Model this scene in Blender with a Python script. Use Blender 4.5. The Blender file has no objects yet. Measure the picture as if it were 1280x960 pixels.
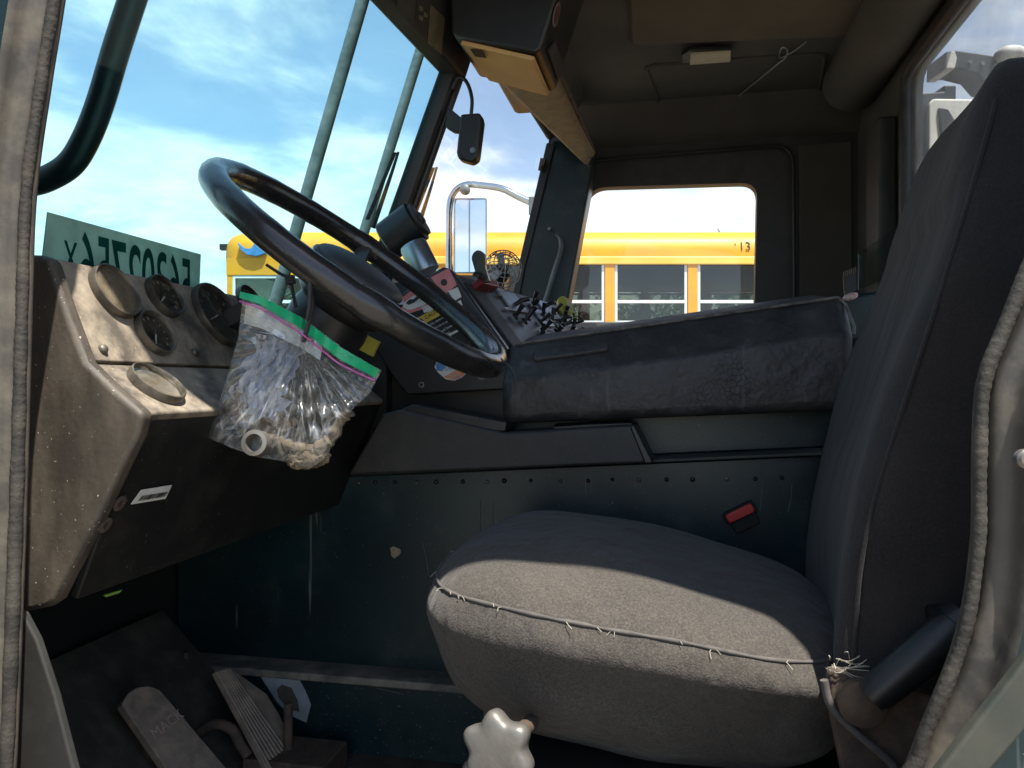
import bpy, bmesh, math, random
from mathutils import Vector as V, Matrix
R = math.radians
random.seed(7)
S = bpy.context.scene
COL = S.collection
F = 967.0; YAW = R(11.7); H = 1.75
OFF = V((0, 0, H))
fw = V((-math.sin(YAW), math.cos(YAW), 0)); rt = V((math.cos(YAW), math.sin(YAW), 0)); up = V((0, 0, 1))
# ---- measuring helpers: points of the cab found from the photograph on planes of known real position (cab axes: x rearward, y across, z up, eye at 0)
def ray(px, py): return fw + rt*((px-640)/F) + up*((480-py)/F)
def onu(px, py, u): d = ray(px, py); return d*(u/d.x)
def onv(px, py, v): d = ray(px, py); return d*(v/d.y)
def onz(px, py, z): d = ray(px, py); return d*(z/d.z)
def atd(px, py, dep): return ray(px, py)*dep
def onp(px, py, p0, n): d = ray(px, py); return d*(p0.dot(n)/d.dot(n))
def norm3(a, b, c): return (b-a).cross(c-a).normalized()

# ---------------------------------------------------------------- mesh builder
class MB:
    def __init__(s): s.v = []; s.f = []; s.mi = []; s.m = 0
    def add(s, pts): i = len(s.v); s.v += [V(p) for p in pts]; return i
    def face(s, idx): s.f.append(tuple(idx)); s.mi.append(s.m)
    def poly(s, pts): i = s.add(pts); s.face(range(i, i+len(pts)))
    def slab(s, pts, off):
        n = len(pts); off = V(off); i = s.add(pts); j = s.add([V(p)+off for p in pts])
        s.face(range(i, i+n)); s.face(range(j+n-1, j-1, -1))
        for k in range(n): s.face((i+k, j+k, j+(k+1) % n, i+(k+1) % n))
        return s
    def box(s, a, b):
        a = V(a); b = V(b)
        return s.slab([V((a.x, a.y, a.z)), V((b.x, a.y, a.z)), V((b.x, b.y, a.z)), V((a.x, b.y, a.z))], (0, 0, b.z-a.z))
    def obox(s, c, ax, ay, az):   # oriented box, half axes
        c = V(c)
        return s.slab([c-ax-ay-az, c+ax-ay-az, c+ax+ay-az, c-ax+ay-az], az*2)
    def loft(s, rings, closed=True, caps=True, loop=False):
        n = len(rings[0]); ids = [s.add(r) for r in rings]
        m = len(ids)
        for a in range(m if loop else m-1):
            i, j = ids[a], ids[(a+1) % m]
            for k in range(n if closed else n-1):
                s.face((i+k, i+(k+1) % n, j+(k+1) % n, j+k))
        if caps and closed and not loop:
            s.face(range(ids[0]+n-1, ids[0]-1, -1)); s.face(range(ids[-1], ids[-1]+n))
        return s
    def tube(s, path, r, n=10, loop=False, flat=1.0, caps=True):
        path = [V(p) for p in path]; m = len(path); rings = []
        t = (path[1]-path[0]).normalized()
        nx = t.orthogonal().normalized(); prev = t
        for i, p in enumerate(path):
            if loop: t = (path[(i+1) % m]-path[i-1]).normalized()
            else: t = (path[min(i+1, m-1)]-path[max(i-1, 0)]).normalized()
            q = prev.rotation_difference(t); nx = q @ nx; nx = (nx-t*nx.dot(t)).normalized(); prev = t
            ny = t.cross(nx); rr = r[i] if isinstance(r, (list, tuple)) else r
            rings.append([p+nx*(rr*math.cos(2*math.pi*k/n))+ny*(rr*flat*math.sin(2*math.pi*k/n)) for k in range(n)])
        return s.loft(rings, True, caps, loop)
    def lathe(s, c, axis, prof, n=32, lobes=None):
        c = V(c); ax = V(axis).normalized(); nx = ax.orthogonal().normalized(); ny = ax.cross(nx)
        rings = []
        for r, h in prof:
            r = max(r, 1e-5)
            ring = []
            for k in range(n):
                a = 2*math.pi*k/n; q = r*(lobes(a) if lobes else 1)
                ring.append(c+ax*h+nx*(q*math.cos(a))+ny*(q*math.sin(a)))
            rings.append(ring)
        return s.loft(rings)
    def sup(s, c, ax, ay, az, m=3, n=3, sub=14, fn=None):   # rounded cushion body
        g = bmesh.new(); bmesh.ops.create_cube(g, size=2); bmesh.ops.subdivide_edges(g, edges=g.edges[:], cuts=sub, use_grid_fill=True)
        g.verts.index_update(); pts = []
        for v in g.verts:
            x, y, z = v.co
            k = ((abs(x)**m+abs(y)**m)**(n/m)+abs(z)**n)**(-1/n)
            p = V(c)+ax*(x*k)+ay*(y*k)+az*(z*k)
            pts.append(fn(p, (x*k, y*k, z*k)) if fn else p)
        i = s.add(pts)
        for f in g.faces: s.face([i+v.index for v in f.verts])
        g.free(); return s
    def build(s, name, mats, parent=None, smooth=None, bevel=0, org=None, segs=2):
        if not isinstance(mats, (list, tuple)): mats = [mats]
        o0 = V(org) if org is not None else (ORG[parent.name] if parent else None)
        if o0 is None:
            o0 = sum(s.v, V())/len(s.v); o0.z = min(p.z for p in s.v)
        me = bpy.data.meshes.new(name); me.from_pydata([p-o0 for p in s.v], [], s.f)
        for m in mats: me.materials.append(m)
        me.polygons.foreach_set('material_index', s.mi)
        g = bmesh.new(); g.from_mesh(me); bmesh.ops.remove_doubles(g, verts=g.verts, dist=1e-6)
        bmesh.ops.recalc_face_normals(g, faces=g.faces); g.to_mesh(me); g.free()
        if smooth is not None:
            me.polygons.foreach_set('use_smooth', [True]*len(me.polygons)); me.set_sharp_from_angle(angle=R(smooth))
        o = bpy.data.objects.new(name, me); COL.objects.link(o)
        ORG[o.name] = o0
        if parent: o.parent = parent
        else: o.location = o0+OFF
        if bevel:
            b = o.modifiers.new('Bevel', 'BEVEL'); b.width = bevel; b.segments = segs; b.limit_method = 'ANGLE'; b.angle_limit = R(35)
            me.polygons.foreach_set('use_smooth', [True]*len(me.polygons)); me.set_sharp_from_angle(angle=R(50)); b.harden_normals = True
        return o
ORG = {}
def tag(o, label=None, cat=None, group=None, kind=None):
    if label: o['label'] = label
    if cat: o['category'] = cat
    if group: o['group'] = group
    if kind: o['kind'] = kind
    return o
def thing(name, label, cat, loc, group=None):
    o = bpy.data.objects.new(name, None); COL.objects.link(o); o.location = V(loc)+OFF; o.empty_display_size = .05
    ORG[o.name] = V(loc); return tag(o, label, cat, group)
def cat_rom(p, n=6, loop=False):
    p = [V(q) for q in p]; m = len(p); out = []
    for i in range(m if loop else m-1):
        g = lambda k: p[k % m] if loop else p[min(max(k, 0), m-1)]
        a, b, c, d = g(i-1), g(i), g(i+1), g(i+2)
        for k in range(n):
            t = k/n
            out.append(.5*((2*b)+(c-a)*t+(2*a-5*b+4*c-d)*t*t+(3*b-a-3*c+d)*t**3))
    if not loop: out.append(p[-1])
    return out
def resample(p, step, loop=False):
    q = list(p)+([p[0]] if loop else []); out = [q[0].copy()]; acc = 0
    for a, b in zip(q, q[1:]):
        L = (b-a).length; t = step-acc
        while t < L: out.append(a+(b-a)*(t/L)); t += step
        acc = (acc+L) % step
    return out
def rrect(pts, rad, n=6):     # rounds the corners of a polygon
    out = []; m = len(pts); rads = rad if isinstance(rad, (list, tuple)) else [rad]*m
    for i in range(m):
        a, b, c = V(pts[i-1]), V(pts[i]), V(pts[(i+1) % m]); r = rads[i]
        p = b+(a-b).normalized()*r; q = b+(c-b).normalized()*r
        for k in range(n+1):
            t = k/n; out.append(p*(1-t)**2+b*(2*t*(1-t))+q*t*t)
    return out
def holed(mb, inner, outer_of, off):   # sheet between a loop and its outward partner loop, with thickness off
    off = V(off); outer = [outer_of(p) for p in inner]
    mb.loft([inner, outer, [p+off for p in outer], [p+off for p in inner]], loop=True)
    return mb
def text(name, s, mat, parent, o, right, upv, size, depth=.0006, align='LEFT', org=None, mirror=False):
    cu = bpy.data.curves.new(name, 'FONT'); cu.body = s; cu.size = 1; cu.extrude = 0; cu.align_x = align; cu.resolution_u = 3
    tmp = bpy.data.objects.new('tmp', cu); me = bpy.data.meshes.new_from_object(tmp)
    r = V(right).normalized(); u = V(upv); u = (u-r*u.dot(r)).normalized(); nn = r.cross(u)
    o0 = ORG[parent.name] if parent else V(org)
    for v in me.vertices:
        v.co = V(o)+r*(v.co.x*size)+u*(v.co.y*size)+nn*depth-o0
    bpy.data.objects.remove(tmp); bpy.data.curves.remove(cu)
    me.name = name; me.materials.clear(); me.materials.append(mat)
    ob = bpy.data.objects.new(name, me); COL.objects.link(ob); ORG[ob.name] = o0
    if parent: ob.parent = parent
    else: ob.location = o0+OFF
    return ob

# ---------------------------------------------------------------- materials
def nt(name):
    m = bpy.data.materials.new(name); m.use_nodes = True; t = m.node_tree; t.nodes.clear(); return m, t
def N(t, typ, **k):
    n = t.nodes.new(typ)
    for a, b in k.items():
        if a in ('operation', 'blend_type', 'data_type', 'feature', 'noise_dimensions', 'wave_type', 'bands_direction', 'sky_type', 'sun_disc', 'sun_elevation', 'sun_rotation', 'distribution', 'air_density', 'dust_density', 'ozone_density', 'altitude', 'musgrave_type'): setattr(n, a, b)
        else: n.inputs[a].default_value = b
    return n
def c4(c): return (c[0], c[1], c[2], 1)
def noise(t, co, scale, detail=5, rough=.55, lo=.35, hi=.65, stretch=None):
    src = co
    if stretch:
        mp = N(t, 'ShaderNodeMapping'); mp.inputs['Scale'].default_value = stretch; t.links.new(co, mp.inputs['Vector']); src = mp.outputs[0]
    n = N(t, 'ShaderNodeTexNoise', Scale=scale, Detail=detail, Roughness=rough); t.links.new(src, n.inputs['Vector'])
    r = N(t, 'ShaderNodeMapRange'); r.inputs['From Min'].default_value = lo; r.inputs['From Max'].default_value = hi
    t.links.new(n.outputs['Fac'], r.inputs['Value']); return r.outputs[0]
def mixc(t, fac, a, b):
    m = N(t, 'ShaderNodeMix', data_type='RGBA')
    if isinstance(fac, (int, float)): m.inputs[0].default_value = fac
    else: t.links.new(fac, m.inputs[0])
    for s, x in ((6, a), (7, b)):
        if isinstance(x, tuple): m.inputs[s].default_value = c4(x)
        else: t.links.new(x, m.inputs[s])
    return m.outputs[2]
def scl(t, x, k):
    m = N(t, 'ShaderNodeMath', operation='MULTIPLY'); t.links.new(x, m.inputs[0]); m.inputs[1].default_value = k; return m.outputs[0]
def pbr(name, c, c2=None, scale=9, rough=.5, metal=0, bump=0, bscale=120, dust=None, dscale=14, damt=.5, dlo=.45, dhi=.75, spec=.5, speck=None, stretch=None, scratch=0, sheen=0, coat=0, weave=0, wrinkle=0, crack=0, wscale=18, wst=None):
    m, t = nt(name); out = N(t, 'ShaderNodeOutputMaterial'); b = N(t, 'ShaderNodeBsdfPrincipled')
    b.inputs['Metallic'].default_value = metal; b.inputs['Roughness'].default_value = rough; b.inputs['Specular IOR Level'].default_value = spec
    if sheen: b.inputs['Sheen Weight'].default_value = sheen; b.inputs['Sheen Roughness'].default_value = .5
    if coat: b.inputs['Coat Weight'].default_value = coat; b.inputs['Coat Roughness'].default_value = .15
    co = N(t, 'ShaderNodeTexCoord').outputs['Object']
    col = mixc(t, noise(t, co, scale, stretch=stretch), c, c2 or tuple(x*.7 for x in c))
    rgh = None
    if dust:
        d = scl(t, noise(t, co, dscale, 8, .65, dlo, dhi, stretch), damt); col = mixc(t, d, col, dust)
        r = N(t, 'ShaderNodeMapRange'); t.links.new(d, r.inputs['Value']); r.inputs['To Min'].default_value = rough; r.inputs['To Max'].default_value = min(1, rough+.35); t.links.new(r.outputs[0], b.inputs['Roughness'])
    if speck:
        d = noise(t, co, 260, 2, .5, .70, .74); col = mixc(t, scl(t, d, .8), col, speck)
    if scratch:
        d = noise(t, co, 30, 3, .6, .66, .70, (1, 1, .06)); col = mixc(t, scl(t, d, scratch), col, (.3, .32, .3))
    if crack:
        vo = N(t, 'ShaderNodeTexVoronoi', Scale=95, feature='DISTANCE_TO_EDGE'); t.links.new(co, vo.inputs['Vector'])
        cm = N(t, 'ShaderNodeMapRange'); cm.inputs['From Min'].default_value = 0; cm.inputs['From Max'].default_value = .045; cm.inputs['To Min'].default_value = 1; cm.inputs['To Max'].default_value = 0; t.links.new(vo.outputs['Distance'], cm.inputs['Value'])
        cmul = N(t, 'ShaderNodeMath', operation='MULTIPLY'); t.links.new(cm.outputs[0], cmul.inputs[0]); t.links.new(noise(t, co, 9, 4, .6, .48, .62), cmul.inputs[1])
        col = mixc(t, scl(t, cmul.outputs[0], crack), col, tuple(x*.25 for x in c))
    t.links.new(col, b.inputs['Base Color'])
    if bump:
        n = N(t, 'ShaderNodeTexNoise', Scale=bscale, Detail=4); t.links.new(co, n.inputs['Vector']); hgt = n.outputs['Fac']
        if weave:
            ws = []
            for ax in ('X', 'Y', 'Z'):
                w = N(t, 'ShaderNodeTexWave', Scale=weave, Distortion=.6, bands_direction=ax); t.links.new(co, w.inputs['Vector']); ws.append(w.outputs['Fac'])
            for w in ws:
                a = N(t, 'ShaderNodeMath', operation='ADD'); t.links.new(hgt, a.inputs[0]); t.links.new(scl(t, w, .5), a.inputs[1]); hgt = a.outputs[0]
        if wrinkle:
            wr = noise(t, co, wscale, 3, .5, .3, .7, wst); a = N(t, 'ShaderNodeMath', operation='ADD'); t.links.new(hgt, a.inputs[0]); t.links.new(scl(t, wr, wrinkle), a.inputs[1]); hgt = a.outputs[0]
        if crack:
            a = N(t, 'ShaderNodeMath', operation='SUBTRACT'); t.links.new(hgt, a.inputs[0]); t.links.new(scl(t, cmul.outputs[0], .5), a.inputs[1]); hgt = a.outputs[0]
        bp = N(t, 'ShaderNodeBump', Strength=bump, Distance=.002); t.links.new(hgt, bp.inputs['Height']); t.links.new(bp.outputs[0], b.inputs['Normal'])
    t.links.new(b.outputs[0], out.inputs[0]); return m
def glass(name, tint=(.9, .95, .95), refl=.05, dirt=.04, dirtcol=(.5, .48, .42), dsc=40, rough=0.0, dlo=.55, rmax=.16):
    m, t = nt(name); out = N(t, 'ShaderNodeOutputMaterial'); co = N(t, 'ShaderNodeTexCoord').outputs['Object']
    tr = N(t, 'ShaderNodeBsdfTransparent', Color=c4(tint)); gl = N(t, 'ShaderNodeBsdfGlossy', Roughness=rough)
    fr = N(t, 'ShaderNodeLayerWeight', Blend=.12); mr = N(t, 'ShaderNodeMapRange'); t.links.new(fr.outputs['Fresnel'], mr.inputs['Value']); mr.inputs['To Min'].default_value = refl*.6; mr.inputs['To Max'].default_value = rmax
    mx = N(t, 'ShaderNodeMixShader'); t.links.new(mr.outputs[0], mx.inputs[0]); t.links.new(tr.outputs[0], mx.inputs[1]); t.links.new(gl.outputs[0], mx.inputs[2])
    df = N(t, 'ShaderNodeBsdfTranslucent', Color=c4(dirtcol)); df2 = N(t, 'ShaderNodeBsdfDiffuse', Color=c4(dirtcol)); dm = N(t, 'ShaderNodeMixShader'); dm.inputs[0].default_value = .5
    t.links.new(df.outputs[0], dm.inputs[1]); t.links.new(df2.outputs[0], dm.inputs[2])
    d = scl(t, noise(t, co, dsc, 8, .7, dlo, .85), dirt)
    m2 = N(t, 'ShaderNodeMixShader'); t.links.new(d, m2.inputs[0]); t.links.new(mx.outputs[0], m2.inputs[1]); t.links.new(dm.outputs[0], m2.inputs[2])
    t.links.new(m2.outputs[0], out.inputs[0]); return m

TAN = (.30, .255, .19)
M = dict(
    headliner=pbr('headliner', (.088, .078, .066), (.062, .055, .047), 5, .85, bump=.35, bscale=160),
    trim=pbr('dark trim', (.028, .028, .027), (.018, .018, .018), 8, .55, dust=(.12, .1, .08), damt=.3, bump=.2, bscale=200),
    trim2=pbr('door plastic', (.03, .031, .031), (.02, .021, .021), 7, .48, dust=(.11, .1, .085), damt=.25, bump=.25, bscale=260),
    black=pbr('black plastic', (.016, .016, .017), (.01, .01, .011), 12, .38, dust=(.1, .09, .075), damt=.15),
    gloss=pbr('glossy rim rubber', (.014, .014, .015), (.02, .018, .017), 14, .26, dust=(.10, .08, .065), damt=.12, dscale=25, bump=.12, bscale=90, coat=.25),
    blackpaint=pbr('black powder paint', (.012, .013, .014), (.008, .008, .009), 10, .42, dust=(.08, .08, .08), damt=.1),
    teal=pbr('dark green paint', (.006, .026, .030), (.004, .014, .017), 6, .36, dust=(.10, .11, .10), damt=.45, dscale=7, dlo=.5, dhi=.85, speck=(.30, .32, .30), scratch=.4),
    tealdusty=pbr('dusty green paint', (.008, .020, .019), (.012, .020, .017), 6, .5, dust=(.075, .072, .052), damt=.7, dscale=12, dlo=.35, dhi=.7),
    ledge=pbr('worn ledge', (.17, .15, .12), (.08, .08, .07), 16, .7, dust=(.38, .33, .25), damt=.7, dscale=22),
    jamb=pbr('dusty jamb', (.072, .063, .050), (.035, .031, .027), 12, .5, dust=(.165, .14, .10), damt=.65, dscale=26, bump=.2, bscale=70, speck=(.03, .03, .03)),
    seal=pbr('door seal rubber', (.034, .030, .024), (.017, .015, .013), 26, .75, dust=(.11, .094, .068), damt=.55, dscale=40, bump=.4, bscale=300),
    sealdark=pbr('seal lip', (.04, .034, .028), (.09, .07, .05), 40, .75),
    dash=pbr('dusty dash', (.15, .122, .092), (.07, .058, .046), 14, .62, dust=(.46, .38, .275), damt=.7, dscale=26, dlo=.4, dhi=.75, bump=.25, bscale=120, speck=(.4, .34, .26)),
    dashside=pbr('dash end', (.060, .048, .035), (.032, .026, .02), 9, .6, dust=(.19, .155, .11), damt=.5, dscale=14, dlo=.42, dhi=.75, bump=.2, bscale=150, speck=(.5, .45, .36), stretch=(1, 1, .35)),
    knee=pbr('knee panel', (.007, .007, .007), (.011, .01, .009), 9, .6, dust=(.05, .045, .035), damt=.35, speck=(.12, .11, .09), spec=.3),
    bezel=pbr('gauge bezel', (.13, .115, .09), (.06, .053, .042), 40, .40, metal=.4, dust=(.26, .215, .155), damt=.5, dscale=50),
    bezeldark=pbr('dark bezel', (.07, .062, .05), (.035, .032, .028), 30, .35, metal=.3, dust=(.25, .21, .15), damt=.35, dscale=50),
    face=pbr('gauge face', (.018, .018, .02), (.012, .012, .013), 20, .5, dust=(.25, .21, .15), damt=.25, dscale=60),
    facedust=pbr('dusty gauge face', (.16, .13, .09), (.09, .075, .055), 40, .8, dust=(.33, .27, .19), damt=.6, dscale=90),
    white=pbr('white ink', (.75, .75, .72), (.6, .6, .57), 40, .6),
    pad=pbr('padded vinyl', (.036, .034, .034), (.024, .023, .024), 10, .50, dust=(.1, .09, .085), damt=.45, dscale=16, bump=.6, bscale=90, scratch=.10, crack=.4, wrinkle=2.5, wscale=20),
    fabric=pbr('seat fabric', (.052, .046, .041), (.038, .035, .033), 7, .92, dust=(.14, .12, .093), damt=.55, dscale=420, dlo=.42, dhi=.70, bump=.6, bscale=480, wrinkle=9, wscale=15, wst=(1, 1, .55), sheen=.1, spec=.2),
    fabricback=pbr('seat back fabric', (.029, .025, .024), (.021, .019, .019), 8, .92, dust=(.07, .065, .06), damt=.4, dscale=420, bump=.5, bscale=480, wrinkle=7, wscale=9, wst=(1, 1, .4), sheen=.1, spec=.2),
    piping=pbr('piping', (.10, .09, .08), (.06, .055, .05), 60, .9),
    thread=pbr('loose thread', (.40, .36, .29), None, 60, .9),
    rust=pbr('rusty steel', (.075, .05, .034), (.04, .03, .024), 30, .8, dust=(.18, .12, .075), damt=.5, dscale=40, bump=.4, bscale=150),
    steel=pbr('cast steel', (.20, .19, .17), (.15, .14, .125), 20, .45, metal=.6, dust=(.3, .27, .22), damt=.4, dscale=30, bump=.2, bscale=100),
    zinc=pbr('galvanised tube', (.20, .22, .23), (.13, .15, .16), 16, .45, metal=.35, dust=(.42, .43, .42), damt=.4, dscale=35),
    pedal=pbr('dusty pedal rubber', (.20, .155, .12), (.12, .095, .075), 24, .7, dust=(.44, .35, .25), damt=.6, dscale=20, bump=.25, bscale=160),
    floor=pbr('floor mat', (.04, .036, .028), (.022, .02, .017), 10, .8, dust=(.13, .11, .08), damt=.5, dscale=18, bump=.3),
    visor=pbr('tan visor', (.36, .28, .18), (.28, .21, .13), 10, .7, bump=.1, bscale=200, dust=(.16, .12, .08), damt=.3),
    orange=pbr('tan box underside', (.66, .38, .15), (.50, .30, .13), 8, .5),
    cream=pbr('dome lens', (.5, .42, .28), (.4, .34, .22), 20, .4),
    yellow=pbr('bus yellow', (.72, .30, .004), (.62, .25, .004), 2.5, .48, dust=(.42, .22, .05), damt=.35, dscale=4, stretch=(1, 1, 2.5)),
    yellowrib=pbr('bus rub rail', (.78, .50, .10), (.7, .42, .05), 3, .4),
    alu=pbr('window aluminium', (.72, .72, .70), (.6, .6, .58), 12, .45, metal=.1),
    busdark=pbr('bus inside', (.06, .055, .05), (.04, .04, .04), 3, .7),
    busseat=pbr('bus seat', (.10, .035, .025), (.07, .03, .02), 5, .5),
    tyre=pbr('tyre', (.02, .02, .02), None, 20, .8),
    blue=pbr('blue decal', (.06, .22, .5), None, 20, .4),
    green=pbr('card', (.085, .20, .155), (.07, .17, .135), 25, .6, dust=(.2, .3, .25), damt=.3, dscale=60),
    greenink=pbr('card ink', (.004, .045, .035), None, 40, .5),
    red=pbr('red plastic', (.55, .03, .025), (.4, .02, .02), 20, .4),
    darkred=pbr('dark red plastic', (.22, .012, .02), None, 20, .4),
    pink=pbr('danger label', (.62, .20, .20), (.5, .15, .16), 40, .55),
    label=pbr('white label', (.62, .60, .56), (.5, .48, .45), 50, .6),
    amber=pbr('caution label', (.60, .40, .05), (.5, .33, .05), 40, .5),
    ylw=pbr('yellow knob', (.50, .45, .06), (.38, .34, .06), 30, .5),
    bluestk=pbr('blue sticker', (.05, .18, .45), (.1, .25, .5), 90, .5),
    orgstk=pbr('orange sticker', (.60, .16, .06), (.5, .3, .2), 90, .5),
    ink=pbr('dark ink', (.015, .015, .015), None, 10, .6),
    greyink=pbr('grey ink', (.14, .13, .12), None, 10, .6),
    chrome=pbr('chrome', (.62, .64, .65), (.5, .52, .53), 10, .12, metal=1),
    tooth=pbr('white tank paint', (.72, .70, .64), (.6, .58, .52), 3, .5, dust=(.25, .22, .18), damt=.4, dscale=5),
    worn=pbr('worn white coat', (.7, .68, .62), (.45, .42, .38), 25, .7),
    greybody=pbr('grey body', (.36, .37, .38), (.28, .29, .3), 2, .6, dust=(.2, .19, .18), damt=.4, dscale=4),
    navy=pbr('dark blue steel', (.006, .007, .010), (.010, .011, .014), 12, .5, dust=(.1, .1, .1), damt=.3, dscale=30),
    wire=pbr('wire', (.42, .42, .4), None, 20, .35, metal=.7),
    bagseal=pbr('green zip', (.01, .34, .13), (.015, .42, .18), 60, .4),
    bagpink=pbr('pink zip', (.62, .12, .42), None, 60, .4),
    paper=pbr('crumpled paper', (.26, .32, .46), (.66, .68, .72), 60, .6, dust=(.17, .115, .07), damt=.95, dscale=55, dlo=.54, dhi=.60, stretch=(1.0, 1, .28)),
    rag=pbr('dirty rag', (.19, .145, .095), (.09, .07, .05), 60, .9, bump=.6, bscale=200),
    bark=pbr('bark', (.07, .055, .04), None, 8, .9, bump=.5),
    leaf=pbr('leaf', (.055, .085, .03), (.09, .11, .045), 1.2, .7),
    gravel=pbr('gravel lot', (.27, .245, .20), (.19, .175, .15), 1.3, .95, dust=(.34, .31, .26), damt=.5, dscale=40, bump=.5, bscale=60),
    bare=pbr('bare paint patch', (.30, .33, .36), (.22, .25, .27), 30, .6),
    maroon=pbr('maroon', (.12, .03, .025), None, 6, .5),
)
M['ws'] = glass('windscreen glass', (.75, .94, .94), .03, .05, (.6, .6, .55), 90, dlo=.6)
M['win'] = glass('side glass', (.95, .97, .97), .04, .03)
M['rearwin'] = glass('rear glass', (.80, .82, .83), .03, .34, (.62, .63, .62), 5, dlo=.2, rmax=.10)
M['busglass'] = glass('bus glass', (.58, .61, .56), .05, .10, (.14, .14, .11), 5, rmax=.16)
M['lens'] = glass('gauge lens', (.9, .9, .88), .05, .3, (.40, .34, .25), 80, dlo=.45)
M['lensdust'] = glass('dusty lens', (.9, .88, .84), .03, .85, (.40, .33, .24), 70, dlo=.25)
M['acryl'] = glass('clear sheet', (.80, .85, .82), .12, .15, (.4, .4, .35), 30)
M['kick'] = pbr('kick panel', (.018, .017, .015), (.012, .012, .011), 8, .7, dust=(.05, .045, .037), damt=.5)
M['marks'] = pbr('dial print', (.36, .34, .30), (.28, .26, .23), 40, .6)
M['greytube'] = pbr('grey tube', (.16, .16, .16), (.08, .08, .08), 12, .4)
M['mirror'] = pbr('mirror glass', (.85, .88, .9), (.83, .86, .88), 2, .03, metal=1)
def plastic():
    m, t = nt('clear bag plastic'); out = N(t, 'ShaderNodeOutputMaterial'); co = N(t, 'ShaderNodeTexCoord').outputs['Object']
    tr = N(t, 'ShaderNodeBsdfTransparent', Color=(.93, .94, .93, 1)); gl = N(t, 'ShaderNodeBsdfGlossy', Roughness=.24)
    df = N(t, 'ShaderNodeBsdfDiffuse', Color=(.8, .8, .77, 1)); tl = N(t, 'ShaderNodeBsdfTranslucent', Color=(.8, .8, .76, 1))
    m1 = N(t, 'ShaderNodeMixShader'); m1.inputs[0].default_value = .5; t.links.new(df.outputs[0], m1.inputs[1]); t.links.new(tl.outputs[0], m1.inputs[2])
    m2 = N(t, 'ShaderNodeMixShader'); m2.inputs[0].default_value = .11; t.links.new(tr.outputs[0], m2.inputs[1]); t.links.new(gl.outputs[0], m2.inputs[2])
    tie = onv(379, 424, .865)-onv(370, 587, .865)
    sp = N(t, 'ShaderNodeSeparateXYZ'); t.links.new(co, sp.inputs[0])
    def mth(op, a, b=None):
        n = N(t, 'ShaderNodeMath', operation=op)
        for k, x in enumerate((a, b)):
            if x is None: continue
            if isinstance(x, (int, float)): n.inputs[k].default_value = x
            else: t.links.new(x, n.inputs[k])
        return n.outputs[0]
    dx = mth('SUBTRACT', sp.outputs[0], tie.x); dz = mth('SUBTRACT', tie.z, sp.outputs[2])
    an = mth('ARCTAN2', dx, dz); rd = mth('SQRT', mth('ADD', mth('MULTIPLY', dx, dx), mth('MULTIPLY', dz, dz)))
    cv = N(t, 'ShaderNodeCombineXYZ'); t.links.new(mth('MULTIPLY', an, 16.0), cv.inputs[0]); t.links.new(mth('MULTIPLY', rd, 14.0), cv.inputs[1])
    sn = N(t, 'ShaderNodeTexNoise', Scale=1.0, Detail=3, Roughness=.6); t.links.new(cv.outputs[0], sn.inputs['Vector'])
    st_ = N(t, 'ShaderNodeMapRange'); st_.inputs['From Min'].default_value = .56; st_.inputs['From Max'].default_value = .68; t.links.new(sn.outputs['Fac'], st_.inputs['Value'])
    fo = N(t, 'ShaderNodeMapRange'); fo.inputs['From Min'].default_value = .02; fo.inputs['From Max'].default_value = .15; fo.inputs['To Min'].default_value = 1; fo.inputs['To Max'].default_value = .12; t.links.new(rd, fo.inputs['Value'])
    streak = mth('MULTIPLY', mth('MULTIPLY', st_.outputs[0], fo.outputs[0]), .85)
    crk = N(t, 'ShaderNodeTexVoronoi', Scale=26, feature='DISTANCE_TO_EDGE'); wv = N(t, 'ShaderNodeTexNoise', Scale=30, Detail=3)
    t.links.new(co, wv.inputs['Vector']); va = N(t, 'ShaderNodeVectorMath', operation='MULTIPLY_ADD'); t.links.new(wv.outputs['Color'], va.inputs[0]); va.inputs[1].default_value = (.03, .03, .03); t.links.new(co, va.inputs[2]); t.links.new(va.outputs[0], crk.inputs['Vector'])
    ck = N(t, 'ShaderNodeMapRange'); ck.inputs['From Min'].default_value = .0; ck.inputs['From Max'].default_value = .06; ck.inputs['To Min'].default_value = .16; ck.inputs['To Max'].default_value = 0; t.links.new(crk.outputs['Distance'], ck.inputs['Value'])
    milk = mth('MULTIPLY', noise(t, co, 22, 4, .6, .4, .75), .10)
    fac = mth('MINIMUM', mth('ADD', mth('ADD', streak, ck.outputs[0]), mth('ADD', milk, .04)), .8)
    m3 = N(t, 'ShaderNodeMixShader'); t.links.new(fac, m3.inputs[0]); t.links.new(m2.outputs[0], m3.inputs[1]); t.links.new(m1.outputs[0], m3.inputs[2])
    bn = N(t, 'ShaderNodeTexNoise', Scale=34, Detail=3); t.links.new(co, bn.inputs['Vector']); bp = N(t, 'ShaderNodeBump', Strength=.25, Distance=.004); t.links.new(bn.outputs['Fac'], bp.inputs['Height'])
    t.links.new(bp.outputs[0], gl.inputs['Normal'])
    t.links.new(m3.outputs[0], out.inputs[0]); return m
M['bag'] = plastic()

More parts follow.
